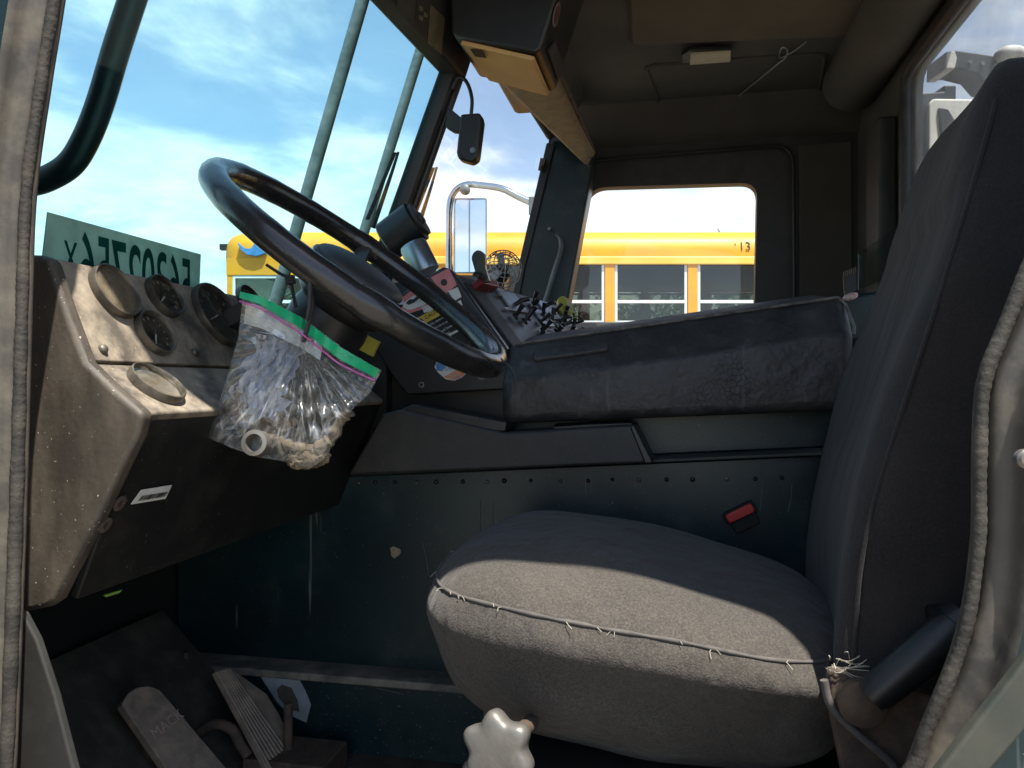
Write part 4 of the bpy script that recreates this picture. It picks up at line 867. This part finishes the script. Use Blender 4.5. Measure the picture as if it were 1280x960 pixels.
# red belt buckle
mb = MB(); a, b = onv(909, 650, 1.375), onv(942, 634, 1.375); d = (b-a).normalized(); uu = V((-d.z, 0, d.x)); mb.slab(rrect([a-uu*.008, b-uu*.008, b+uu*.008, a+uu*.008], .006, 4), (0, .012, 0))
bu = thing('belt_buckle', 'red push button of a seat belt buckle beside the seat', 'buckle', onv(925, 652, 1.385))
mb.build('release_button', M['red'], bu, bevel=.002)
mb = MB(); mb.slab(rrect([a-uu*.011-d*.004, b-uu*.011+d*.004, b+uu*.0105+d*.004, a+uu*.0105-d*.004], .007, 4), (0, .018, 0))
for i in range(len(mb.v)): mb.v[i] += V((0, .005, 0))
mb.slab([a-uu*.03+d*.004+V((0, .006, 0)), b-uu*.03-d*.004+V((0, .006, 0)), b-uu*.009+V((0, .006, 0)), a-uu*.009+V((0, .006, 0))], (0, .012, 0)); mb.build('buckle_case', M['knee'], bu, bevel=.002)

# ================================================================ PEDALS
bp = thing('brake_pedal', 'broad dusty brake pedal with rounded top and embossed lettering', 'pedal', onv(215, 930, 1.10))
q = [(152, 880), (160, 866), (172, 859), (186, 857), (200, 862), (296, 975), (218, 975)]
p0 = onv(176, 858, 1.09); p1 = onv(250, 975, 1.09); sv_ = V((0, 1, .0))
pn_ = norm3(onv(176, 858, 1.09), onv(250, 975, 1.09), onv(176, 858, 1.09)+V((.25, 1, 0))); pn_ = pn_ if pn_.z > 0 else -pn_
qq = rrect([onp(x, y, p0, pn_) for x, y in q], .004, 2)
mb = MB(); mb.slab(qq, -pn_*.016); pf = mb.build('pedal_pad', M['pedal'], bp, bevel=.004)
tx0 = onp(193, 925, p0, pn_); tx1 = onp(227, 898, p0, pn_); rr = (tx1-tx0).normalized(); ud = pn_.cross(rr)
text('embossed_lettering', 'MACK', pbr('raised letters', (.36, .25, .21), None, 30, .7), pf, tx0, rr, ud, 0.023, .0015)
mb = MB(); mb.tube([onp(215, 930, p0, pn_)-pn_*.012, V((-.86, 1.10, -.60))], .012, 10); mb.build('pedal_arm', M['rust'], bp, smooth=50)
ap = thing('accelerator_pedal', 'long ribbed accelerator pedal beside the broad brake pedal', 'pedal', onv(330, 950, 1.25))
p0 = onv(285, 838, 1.24); pn_ = norm3(p0, onv(375, 975, 1.24), p0+V((.15, 1, 0))); pn_ = pn_ if pn_.z > 0 else -pn_
q = [onp(x, y, p0, pn_) for x, y in ((269, 839), (287, 833), (334, 867), (350, 893), (390, 975), (342, 975))]
mb = MB(); mb.slab(q, -pn_*.012); pf = mb.build('pedal_pad', M['pedal'], ap, bevel=.003)
for k in range(7):
    t = (k+.5)/7; a = lerp(V((270, 840, 0)), V((287, 834, 0)), t); b = lerp(V((344, 978, 0)), V((388, 978, 0)), t)
    m_ = lerp(a, b, .2+.12*t)
    A1 = onp(a.x, a.y+2, p0, pn_)+pn_*.001; B1 = onp(b.x, b.y, p0, pn_)+pn_*.001
    mb = MB(); mb.tube([A1, lerp(A1, B1, .5), B1], .0030, 6); mb.build('tread_rib', M['pedal'], ap, smooth=50)
mb = MB(); mb.box((-.72, 1.20, -.684), (-.57, 1.30, -.64)); mb.build('pedal_mount', M['rust'], ap, bevel=.004)
mb = MB(); mb.tube([V((-.66, 1.25, -.64)), V((-.66, 1.25, -.56))], .008, 8); mb.build('pedal_link', M['rust'], ap, smooth=50)
mb = MB(); mb.tube(cat_rom([onv(x, y, 1.20) for x, y in ((250, 915), (270, 905), (290, 912), (300, 930), (310, 945))], 5), .009, 8); tag(mb.build('hose_elbow', M['rust'], None, smooth=60), 'short dusty bent hose between the two pedals', 'hose')

# ================================================================ OVERHEAD THINGS
ob = thing('overhead_box', 'black overhead box with a tan underside hanging at the top of the windscreen', 'overhead box', onv(620, -20, 1.5))
nf = [onv(x, y, 1.42) for x, y in ((560, -75), (564, 40), (570, 46), (670, 66), (676, 60), (718, -75))]
mb = MB(); mb.slab(nf, (.0, .20, 0)); bx_ = mb.build('box_shell', M['black'], ob, bevel=.006)
z_ = min(p.z for p in nf)
bn = norm3(nf[2], nf[3], nf[3]+V((0, .2, 0))); bn = bn if bn.z < 0 else -bn
mb = MB(); mb.slab([nf[2]+V((.008, .01, -.001)), nf[3]+V((-.004, .01, -.001)), nf[3]+V((-.004, .195, -.001)), nf[2]+V((.02, .195, -.001))], bn*.01); us = mb.build('underside_panel', M['orange'], ob, bevel=.003)
q = [onp(x, y, nf[2]+bn*.012, bn) for x, y in ((588, 61), (603, 63), (608, 72), (594, 70))]
mb = MB(); mb.slab(q, bn*.001); mb.build('dark_recess', M['ink'], us)
rn_ = norm3(nf[4], nf[5], nf[4]+V((0, .2, 0))); rn_ = rn_ if rn_.x > 0 else -rn_
def onr(x, y, l=.001): return onp(x, y, nf[4], rn_)+rn_*l
mb = MB(); mb.slab([onr(x, y) for x, y in ((682, 62), (690, 50), (702, 84), (695, 100))], rn_*.006); mb.build('end_vent', M['trim'], ob, bevel=.002)
mb = MB(); c = onr(694, 18, .002); rx = V((0, 1, 0)); ry = rn_.cross(rx)
mb.lathe(c, rn_, [(.022, 0), (.022, .001), (0, .0012)], 24); tag(mb.build('round_sticker', pbr('ring sticker', (.2, .16, .15), None, 40, .6), ob), 'pale round sticker on the box end'); mb = MB(); mb.lathe(c+rn_*.0012, rn_, [(.016, 0), (.016, .0006), (0, .0008)], 24); mb.build('sticker_print', M['maroon'], ob)

vs = thing('sun_visor', 'tan sun visor folded up along the top of the passenger windscreen', 'sun visor', onv(680, 140, 2.1))
a0, a1 = onv(613, 88, 1.72), onv(735, 207, 2.50); b0, b1 = onv(700, 84, 1.74), onv(745, 190, 2.52)
mb = MB(); vn = norm3(a0, a1, b1); vn = vn if vn.z > 0 else -vn
mb.slab(rrect([a0, a1, b1, b0], [.02, .012, .012, .02], 4), vn*.012); mb.build('visor_board', translu('visor cloth', (.70, .57, .40), .6), vs, bevel=.004)
mb = MB(); mb.tube([b0+vn*.006, b1+vn*.006, b1+(b1-b0).normalized()*.02], .006, 8); mb.build('visor_rod', M['rust'], vs, smooth=50)
for dx, dz in ((6, 10), (12, -2)):
    mb = MB(); p = onv(730, 198, 2.46); mb.tube([p, onv(730+dx, 198+dz, 2.46)], .0015, 5); mb.build('clip_wire', M['steel'], vs)

dc = thing('dash_camera', 'black dash camera with a curled cable on the windscreen post', 'camera', onv(585, 200, 1.60))
q = [onv(x, y, 1.56) for x, y in ((575, 142), (600, 140), (602, 150), (596, 198), (588, 203), (572, 198), (570, 190))]
mb = MB(); mb.slab(q, (.0, .035, 0)); mb.build('camera_body', M['black'], dc, bevel=.006)
mb = MB(); mb.lathe(onv(591, 188, 1.559), (0, -1, 0), [(.006, 0), (.006, .002), (0, .002)], 16); mb.build('camera_lens', M['chrome'], dc)
mb = MB(); mb.slab([onv(x, y, 1.57) for x, y in ((560, 134), (566, 138), (578, 148), (577, 165), (566, 164), (556, 158))], (0, .02, 0)); mb.build('bracket', M['trim'], dc, bevel=.003)
mb = MB(); mb.tube(cat_rom([onv(x, y, 1.58) for x, y in ((566, 112), (571, 99), (579, 98), (586, 108), (590, 125), (589, 142))], 5), .004, 8); mb.build('cable', M['black'], dc, smooth=60)

dm = thing('dome_light', 'small cream dome light on the dark ceiling', 'ceiling light', onz(885, 70, .9))
q = ceil(((852, 64), (862, 58), (914, 56), (915, 70), (862, 74), (852, 74)), .893)
mb = MB(); mb.slab(q, (0, 0, -.012)); mb.build('light_base', M['black'], dm, bevel=.003)
mb = MB(); mb.slab(ceil(((863, 69), (914, 66), (914, 78), (862, 82)), .874), (0, 0, .010)); mb.build('light_lens', M['cream'], dm, bevel=.004)
mb = MB(); mb.tube(cat_rom(ceil(((923, 120), (950, 98), (972, 80), (982, 72), (984, 62), (977, 60), (975, 72), (992, 64), (1008, 52)), .895)+[], 5), .0022, 5); tag(mb.build('cable_tie', M['wire'], None, smooth=60), 'pale looped cable tie hanging below the ceiling beside the dome light', 'cable tie')

# clear sheet, comb on the shelf behind the seat
mb = MB(); q = [onu(x, y, .50) for x, y in ((1072, 318), (1134, 274), (1150, 274), (1150, 330), (1072, 362))]; mb.slab(q, (.005, 0, 0)); tag(mb.build('clear_sheet', M['acryl'], None), 'clear plastic sheet leaning against the rear wall behind the seat', 'plastic sheet')
mb = MB(); mb.slab([V((.30, 1.95, -.68)), V((.565, 1.95, -.68)), V((.565, 1.95, .235)), V((.36, 1.95, .20)), V((.30, 1.95, .13))], (0, .64, 0)); mb.build('passenger_step', M['teal'], cab, bevel=.01)
cm = MB(); a = onv(1056, 348, 1.93); b = onv(1070, 338, 1.93); cm.slab([onv(x, y, 1.93) for x, y in ((1054, 346), (1070, 340), (1071, 362), (1056, 372))], (0, .006, 0))
for k in range(7):
    t = k/6; x = 1054.5+15*t; y = 346-6*t; cm.slab([onv(x, y, 1.931), onv(x+1.2, y-.5, 1.931), onv(x+1.2, y-7, 1.931), onv(x, y-6.5, 1.931)], (0, .004, 0))
tag(cm.build('comb', M['black'], None), 'black comb standing at the corner of the padded engine cover', 'comb')
mb = MB(); mb.sup(onv(1063, 371, 1.90), V((.016, 0, .004)), V((0, .012, 0)), V((0, 0, .009)), 2.5, 2.5, 5); tag(mb.build('candy_wrapper', pbr('wrapper', (.45, .2, .18), (.5, .45, .42), 150, .4), None, smooth=40), 'small pink wrapper beside the black comb', 'wrapper')
mb = MB(); mb.slab([onv(x, y, 2.60) for x, y in ((674, 200), (682, 198), (680, 212), (672, 217))], (-.001, .001, 0))
# inspection sticker lies on the far windscreen pane
nR = norm3(WR(1.6, .1), WR(2.6, .1), WR(1.6, .8)); nR = nR if nR.x > 0 else -nR
mb = MB(); mb.slab([onp(x, y, WR(1.6, .4), nR)+nR*.002 for x, y in ((675, 197), (684, 199), (680, 218), (672, 212))], -nR*.0006); isk = mb.build('inspection_sticker', M['label'], cab)
mb = MB(); mb.slab([onp(x, y, WR(1.6, .4), nR)+nR*.003 for x, y in ((676, 206), (680, 207), (678.5, 214), (675, 211))], -nR*.0004); mb.build('sticker_print', M['greyink'], isk)

# ================================================================ OUTSIDE: parts of the truck in front of the windscreen
for (p, q, r_, lab) in (((462, -30), (352, 352), .0135, 'thicker grey steel guard pole in front of the near windscreen pane'), ((531, 45), (452, 300), .0135, 'thinner looking grey steel guard pole nearer the windscreen post')):
    vv = 1.5 if p[0] < 500 else 1.9
    a, b = onv(*p, vv), onv(*q, vv); d = (a-b).normalized(); mb = MB(); mb.tube([b-d*.10, a+d*.25], r_, 14); tag(mb.build('guard_pole', M['zinc'], None, smooth=60), lab, 'pole', 'guard poles in front of the windscreen')
mb = MB(); mb.tube(cat_rom([onv(x, y, .86) for x, y in ((185, -60), (172, -20), (146, 60), (125, 130), (107, 175), (88, 205), (62, 222), (35, 230), (-10, 234))], 6), .0165, 16); tag(mb.build('mirror_arm', M['blackpaint'], None, smooth=60), 'bent black mirror arm outside the driver side of the windscreen', 'mirror arm')
for pts, lab in ((((498, 190), (490, 215), (478, 250), (466, 285)), 'wiper standing beside the guard pole'), (((546, 209), (540, 230), (531, 258), (524, 280)), 'wiper just past the windscreen post')):
    pv_ = 1.62 if pts[0][0] < 510 else 1.85
    P = [onv(x, y, pv_) for x, y in pts]
    w = thing('wiper', 'black '+lab, 'wiper', P[-1], 'windscreen wipers')
    mb = MB(); mb.tube(P, [.003, .004, .005, .006], 8); mb.build('wiper_arm', M['blackpaint'], w, smooth=60)
    mb = MB(); mb.slab([P[0]+V((-.012, 0, .0)), P[0]+V((-.006, 0, 0)), P[3]+V((-.010, 0, .02)), P[3]+V((-.018, 0, .02))], (0, .006, 0)); mb.build('wiper_blade', M['ink'], w)
mr = thing('wing_mirror', 'tall chrome wing mirror on a bent bracket outside the passenger side', 'mirror', onv(585, 360, 3.0))
mb = MB(); mb.tube(cat_rom([onv(x, y, 2.98) for x, y in ((561, 350), (561, 300), (562, 258), (568, 240), (582, 231), (604, 232), (628, 236), (648, 246), (668, 255))], 5), .013, 10); mb.build('bracket', M['chrome'], mr, smooth=60)
mb = MB(); q = [onv(x, y, 3.0) for x, y in ((567, 247), (609, 247), (609, 342), (567, 342))]; mb.slab(q, (-.02, .05, 0)); mb.build('mirror_back', M['chrome'], mr, bevel=.008)
mb = MB(); mb.slab([onv(x, y, 2.995) for x, y in ((588, 250), (607, 250), (607, 340), (588, 340))], (0, .003, 0)); mb.build('mirror_pane', M['mirror'], mr)
mb = MB(); mb.slab([onv(x, y, 2.995) for x, y in ((569, 250), (586, 250), (586, 340), (569, 340))], (0, .003, 0)); mb.build('mirror_pane', M['mirror'], mr)
mb = MB(); mb.lathe(onv(582, 238, 2.97), (0, -1, 0), [(.02, 0), (.02, .02), (.012, .025), (0, .025)], 12); mb.build('clamp', M['zinc'], mr, smooth=50)
mb = MB(); mb.obox(onv(668, 258, 2.98), V((.02, 0, 0)), V((0, .02, 0)), V((0, 0, .035))); mb.build('hinge_block', M['zinc'], mr, bevel=.004)

# ================================================================ OUTSIDE: truck body seen through the rear window
la = thing('lift_arm', 'dark blue lift arm with a worn white end behind the rear window', 'lift arm', atd(1230, 110, 2.0))
mb = MB(); q = [atd(x, y, 2.0) for x, y in ((1184, 64), (1196, 62), (1262, 72), (1330, 80), (1330, 130), (1262, 112), (1236, 108), (1222, 92), (1198, 86), (1183, 87))]; mb.slab(q, fw*.08); mb.build('arm_beam', M['navy'], la, bevel=.006)
mb = MB(); q = [atd(x, y, 1.992) for x, y in ((1183, 64), (1194, 63), (1197, 72), (1194, 86), (1182, 86))]; mb.slab(q, fw*.095); mb.build('worn_end', M['worn'], la, bevel=.004)
mb = MB(); mb.sup(atd(1262, 68, 1.98), rt*.035, fw*.03, up*.02, 2.5, 2.2, 6); mb.build('worn_patch', M['worn'], la, smooth=50)
for x in (1212, 1228, 1244):
    mb = MB(); mb.lathe(atd(x, 78+(x-1212)*.12, 1.998), -fw, [(.006, 0), (.005, .004), (0, .004)], 8); mb.build('rivet', M['steel'], la)
wt = thing('hydraulic_tank', 'white square hydraulic tank behind the rear window beside the seat back', 'tank', atd(1200, 300, 2.2))
mb = MB(); mb.slab([atd(x, y, 2.2) for x, y in ((1160, 128), (1166, 122), (1300, 124), (1300, 330), (1160, 330))], fw*.5+rt*.2); mb.build('tank_body', M['tooth'], wt, bevel=.012)
mb = MB(); mb.slab([atd(x, y, 2.19) for x, y in ((1174, 134), (1186, 136), (1200, 160), (1184, 178), (1178, 176))], fw*.02); mb.build('dark_hatch', M['navy'], wt, bevel=.004)
pb = thing('valve_block', 'dark valve block with a short pipe left of the white tank', 'valve', atd(1150, 250, 2.25))
mb = MB(); mb.slab([atd(x, y, 2.25) for x, y in ((1152, 116), (1180, 114), (1180, 106), (1196, 106), (1196, 124), (1166, 128), (1162, 220), (1152, 225))], fw*.12); mb.build('valve_body', M['navy'], pb, bevel=.006)
hs = MB(); hs.tube(cat_rom([atd(x, y, 2.35) for x, y in ((1136, 300), (1132, 220), (1138, 160), (1146, 140), (1150, 160), (1144, 230), (1148, 300))], 6), .02, 10); tag(hs.build('hydraulic_hose', M['navy'], None, smooth=60), 'dark looped hydraulic hose at the left edge of the rear window', 'hose')

# ================================================================ SCHOOL BUS
BD = 6.6; BS = BD/F
def B(px, py, d=0): return atd(px, py, BD)+fw*d
def BX(x, d, z): return rt*x+fw*(BD+d)+up*z
bus = thing('school_bus', 'long yellow school bus parked beyond the passenger window', 'bus', BX(1.5, 1.2, -H))
xf, xr = (276-640)*BS, 7.2; Wd = 2.4
zb = lambda y: (480-y)*BS
zroof, zside, zwin, zlow = zb(276), zb(313), zb(324), zb(404)
def roofsec(x, sh=1.0, dz=0):
    out = []
    for k in range(17):
        a = math.pi*k/16; cx, sx = math.cos(a), math.sin(a)
        y = Wd/2-Wd/2*(abs(cx)**.55)*(1 if cx > 0 else -1)*sh; z = zside+(zroof-zside)*(abs(sx)**.75)*sh+dz
        out.append(BX(x, y, z))
    return out+[BX(x, Wd/2+Wd/2*sh, zwin), BX(x, Wd/2-Wd/2*sh, zwin)]
mb = MB(); mb.loft([roofsec(xf, .90, -.02), roofsec(xf+.04, .95, -.01), roofsec(xf+.12, .985), roofsec(xf+.30), roofsec(2), roofsec(xr)]); mb.build('roof', M['yellow'], bus, smooth=50)
def bbox(x0, x1, z0, z1, d0, d1): 
    return MB().slab([BX(x0, d0, z0), BX(x1, d0, z0), BX(x1, d1, z0), BX(x0, d1, z0)], up*(z1-z0))
bbox(xf+.02, xr, -1.25, zlow, 0, Wd).build('lower_body', M['yellow'], bus, bevel=.04)
for z, h in ((zb(326), .035), (zlow-.02, .03), (.25, .04), (-.35, .04)):
    bbox(xf+(.75 if z > 1 else .3), xr, z-h, z+h, -.025, -.001).build('rub_rail', M['yellowrib'] if z > .9 else M['ink'], bus, bevel=.01)
pit = 103.5*BS; x0 = (762-640)*BS
k0 = -4
for k in range(-4, 6):
    xc = x0+k*pit
    if xc < xf+.5: continue
    bbox(xc-.043, xc+.043, zlow-.01, zwin+.01, -.012, .05).build('window_post', M['yellow'], bus, bevel=.008)
    bbox(xc-.043, xc+.043, zlow-.01, zwin+.01, Wd-.05, Wd).build('window_post', M['yellow'], bus)
def bus_window(xa, xb, d):
    t = .022; f = MB()
    inner = [BX(xa+t, d, zlow+t), BX(xb-t, d, zlow+t), BX(xb-t, d, zwin-t-.01), BX(xa+t, d, zwin-t-.01)]; outer = [BX(xa, d, zlow), BX(xb, d, zlow), BX(xb, d, zwin-.01), BX(xa, d, zwin-.01)]
    f.loft([inner, outer, [p+fw*.03 for p in outer], [p+fw*.03 for p in inner]], loop=True)
    f = f.build('window', M['alu'], bus)
    zm = zb(377); m = MB(); m.slab([BX(xa+t, d-.004, zm-.013), BX(xb-t, d-.004, zm-.013), BX(xb-t, d-.004, zm+.013), BX(xa+t, d-.004, zm+.013)], fw*.03); m.build('sash_bar', M['alu'], f)
    m = MB(); m.slab([BX(xa+t*.8, d+.012, zlow+t*.8), BX(xb-t*.8, d+.012, zlow+t*.8), BX(xb-t*.8, d+.012, zwin-t*.8-.01), BX(xa+t*.8, d+.012, zwin-t*.8-.01)], fw*.004); m.build('pane', M['busglass'], f)
for k in range(-3, 5):
    xa, xb = x0+k*pit+.045, x0+(k+1)*pit-.045
    if xa > xf+.9:
        bus_window(xa, xb, .0); bus_window(xa, xb, Wd-.04)
# driver's window and front post
xa, xb = xf+.10, xf+.10+.62
f = bbox(xa-.05, xa, zlow, zwin+.01, 0, .06).build('front_post', M['yellow'], bus, bevel=.01)
zw_ = zwin; zwin = zb(343)
for d in (0, Wd-.04): bus_window(xa, xb, d)
bbox(xa-.05, xb, zwin-.005, zw_+.01, -.006, .05).build('side_panel', M['yellow'], bus)
zwin = zw_
bbox(xb, xf+.93, zlow, zwin+.01, 0, .04).build('side_panel', M['yellow'], bus)
m = MB(); m.slab([BX(xf+.03, .1, zlow), BX(xf+.03, Wd-.1, zlow), BX(xf+.05, Wd-.1, zwin), BX(xf+.05, .1, zwin)], rt*.006); m.build('windscreen', M['busglass'], bus)
for k in range(-2, 5):
    xs = x0+k*pit+.30
    for d in (.25, 1.35):
        bbox(xs, xs+.10, -.2, zlow+.16, d, d+.8).build('bus_seat', M['busseat'], bus, bevel=.03)
bbox(xf+.1, xr, -1.22, -.9, .05, Wd-.05)
for xw in (xf+.9, 5.2):
    for d in (-.01, Wd-.27):
        m = MB(); m.lathe(BX(xw, d, -1.75+.48), fw, [(.2, 0), (.25, .01), (.46, .02), (.48, .06), (.48, .24), (.44, .28), (0, .28)], 32); m.build('wheel', M['tyre'], bus, smooth=40)
# blue swoosh emblem and roof number
sw_pts = [(299, 303), (303, 307), (309, 311), (316, 311), (320, 305), (323, 299), (330, 302), (336, 309), (332, 317), (322, 320), (311, 318), (303, 312)]
m = MB(); m.slab([B(x, y+1, -.05) for x, y in sw_pts], fw*.06); m.build('bird_emblem', M['blue'], bus)
text('roof_number', '13', M['ink'], bus, B(923, 313, -.005), rt, up+fw*.2, .11, .001)
text('roof_mark', "'", M['ink'], bus, B(918, 313, -.005), rt, up+fw*.2, .09, .001)
m = MB(); m.tube([B(284, 303, .2), B(273, 303, .2)], .02, 8); m.obox(B(270, 304, .2), rt*.035, fw*.03, up*.025); m.build('bus_mirror', M['ink'], bus, smooth=50)

# ================================================================ TREES beyond the bus
def tree(px, dist, h, label, seed, wide=1.0):
    r = random.Random(seed); base = atd(px, 480, dist)-up*H
    t = thing('leafy_tree', label, 'tree', base, 'trees beyond the bus')
    mb = MB(); rings = [base, base+up*h*.3+rt*.1, base+up*h*.6+rt*.05, base+up*h*.9]; mb.tube(rings, [.22, .16, .1, .03], 8)
    for k in range(7):
        a = r.uniform(0, 6.28); z = h*r.uniform(.3, .7); p = base+up*z; q = p+V((math.cos(a), math.sin(a), .6))*h*.22; mb.tube([p, (p+q)/2+up*.1, q], [.07, .05, .02], 6)
    mb.build('trunk', M['bark'], t, smooth=60)
    mb = MB(); cl = []
    for k in range(26):
        a = r.uniform(0, 6.28); z = r.uniform(.28, .98); rr = h*.34*wide*math.sin(math.pi*min(1, (z-.15)/.9))**.7*r.uniform(.3, 1)
        cl.append((base+V((math.cos(a)*rr, math.sin(a)*rr, z*h)), h*r.uniform(.07, .14)))
    for c, s in cl:
        for k in range(95):
            d = V((r.gauss(0, 1), r.gauss(0, 1), r.gauss(0, .8))).normalized()*s*r.uniform(.4, 1.1)
            n = V((r.gauss(0, 1), r.gauss(0, 1), r.gauss(.5, 1))).normalized(); e = n.orthogonal().normalized(); g = n.cross(e); L = r.uniform(.06, .13)
            p = c+d; mb.poly([p-e*L, p+g*L*.5, p+e*L, p-g*L*.5])
    mb.build('crown', M['leaf'], t)
for i, (px, ds, h, lab) in enumerate(((498, 20, 5.2, 'green tree beyond the bus hidden mostly by the steering wheel hub'), (560, 24, 5.8, 'green tree beyond the bus behind the wing mirror'), (725, 22, 5.4, 'tree behind the leftmost bus window in the passenger window'), (835, 26, 5.6, 'tree behind the middle bus window between the yellow posts'), (905, 21, 5.6, 'dense tree behind the bus window under the roof number'), (1010, 24, 5.5, 'tree beyond the rear half of the bus'), (430, 23, 5.4, 'tree beyond the bus behind the guard poles'))):
    tree(px, ds, h, lab, 40+i, 1.25)

# ================================================================ GROUND, WORLD, LIGHT, CAMERA
mb = MB(); mb.poly([V((-400, -400, -H)), V((400, -400, -H)), V((400, 400, -H)), V((-400, 400, -H))]); g = mb.build('ground', M['gravel'], None); tag(g, 'pale gravel lot under the truck and the bus', 'ground', kind='structure')

SUN = V((-.30, .30, -1)).normalized()
sl = bpy.data.lights.new('sun', 'SUN'); sl.energy = 4.5; sl.angle = R(.55); sl.color = (1, .95, .87)
so = bpy.data.objects.new('sun', sl); COL.objects.link(so); so.rotation_euler = SUN.to_track_quat('-Z', 'Y').to_euler(); so.location = (2, -2, 8)
w = bpy.data.worlds.new('World'); S.world = w; w.use_nodes = True; t = w.node_tree; t.nodes.clear()
out = N(t, 'ShaderNodeOutputWorld'); bg = N(t, 'ShaderNodeBackground', Strength=.10)
sky = N(t, 'ShaderNodeTexSky', sky_type='NISHITA', sun_disc=False); d = -SUN
sky.sun_elevation = math.asin(d.z); sky.sun_rotation = math.atan2(d.x, d.y); sky.air_density = 1.0; sky.dust_density = .6; sky.ozone_density = 1.5
tc = N(t, 'ShaderNodeTexCoord'); sx = N(t, 'ShaderNodeSeparateXYZ'); t.links.new(tc.outputs['Generated'], sx.inputs[0])
mx = N(t, 'ShaderNodeMath', operation='MAXIMUM'); t.links.new(sx.outputs[2], mx.inputs[0]); mx.inputs[1].default_value = .0
ad = N(t, 'ShaderNodeMath', operation='ADD'); t.links.new(mx.outputs[0], ad.inputs[0]); ad.inputs[1].default_value = .12
dv = N(t, 'ShaderNodeVectorMath', operation='DIVIDE'); t.links.new(tc.outputs['Generated'], dv.inputs[0]); cb_ = N(t, 'ShaderNodeCombineXYZ')
for i in range(3): t.links.new(ad.outputs[0], cb_.inputs[i])
t.links.new(cb_.outputs[0], dv.inputs[1])
mp = N(t, 'ShaderNodeMapping'); mp.inputs['Location'].default_value = (3.1, .4, 0); mp.inputs['Scale'].default_value = (1, 1, .6); t.links.new(dv.outputs[0], mp.inputs['Vector'])
nz = N(t, 'ShaderNodeTexNoise', Scale=.95, Detail=9, Roughness=.56, Distortion=.35); t.links.new(mp.outputs[0], nz.inputs['Vector'])
# more cloud towards the horizon
hz = N(t, 'ShaderNodeMapRange'); t.links.new(sx.outputs[2], hz.inputs['Value']); hz.inputs['From Min'].default_value = .10; hz.inputs['From Max'].default_value = .45; hz.inputs['To Min'].default_value = .16; hz.inputs['To Max'].default_value = .02
ad2 = N(t, 'ShaderNodeMath', operation='ADD'); t.links.new(nz.outputs['Fac'], ad2.inputs[0]); t.links.new(hz.outputs[0], ad2.inputs[1])
hi_ = N(t, 'ShaderNodeMapRange'); t.links.new(sx.outputs[2], hi_.inputs['Value']); hi_.inputs['From Min'].default_value = .48; hi_.inputs['From Max'].default_value = .75; hi_.inputs['To Min'].default_value = 0; hi_.inputs['To Max'].default_value = -.16
bk_ = N(t, 'ShaderNodeMapRange'); t.links.new(sx.outputs[1], bk_.inputs['Value']); bk_.inputs['From Min'].default_value = -.5; bk_.inputs['From Max'].default_value = .2; bk_.inputs['To Min'].default_value = -.17; bk_.inputs['To Max'].default_value = 0
for e_ in (hi_, bk_):
    a_ = N(t, 'ShaderNodeMath', operation='ADD'); t.links.new(ad2.outputs[0], a_.inputs[0]); t.links.new(e_.outputs[0], a_.inputs[1]); ad2 = a_
cr2 = N(t, 'ShaderNodeMapRange'); t.links.new(ad2.outputs[0], cr2.inputs['Value']); cr2.inputs['From Min'].default_value = .48; cr2.inputs['From Max'].default_value = .66; cr2.inputs['To Min'].default_value = .15
cr2.interpolation_type = 'SMOOTHSTEP'
mxc = mixc(t, cr2.outputs[0], sky.outputs[0], mixc(t, noise(t, mp.outputs[0], 2.2, 6, .6, .35, .68), (4.3, 4.5, 4.8), (7.2, 7.2, 7.2))); t.links.new(mxc, bg.inputs['Color']); t.links.new(bg.outputs[0], out.inputs[0])

cam = bpy.data.cameras.new('camera'); cam.sensor_width = 36; cam.lens = F/1280*36; cam.clip_start = .02; cam.clip_end = 2000
co = bpy.data.objects.new('camera', cam); COL.objects.link(co); co.location = OFF; co.rotation_euler = (R(90), 0, YAW); S.camera = co
S.view_settings.view_transform = 'Standard'; S.view_settings.look = 'None'; S.view_settings.exposure = 1.34; S.view_settings.gamma = 1
S.cycles.use_denoising = True
S.cycles.max_bounces = 12; S.cycles.transparent_max_bounces = 24; S.cycles.diffuse_bounces = 6
S.cycles.caustics_reflective = False; S.cycles.caustics_refractive = False; S.cycles.sample_clamp_indirect = 6
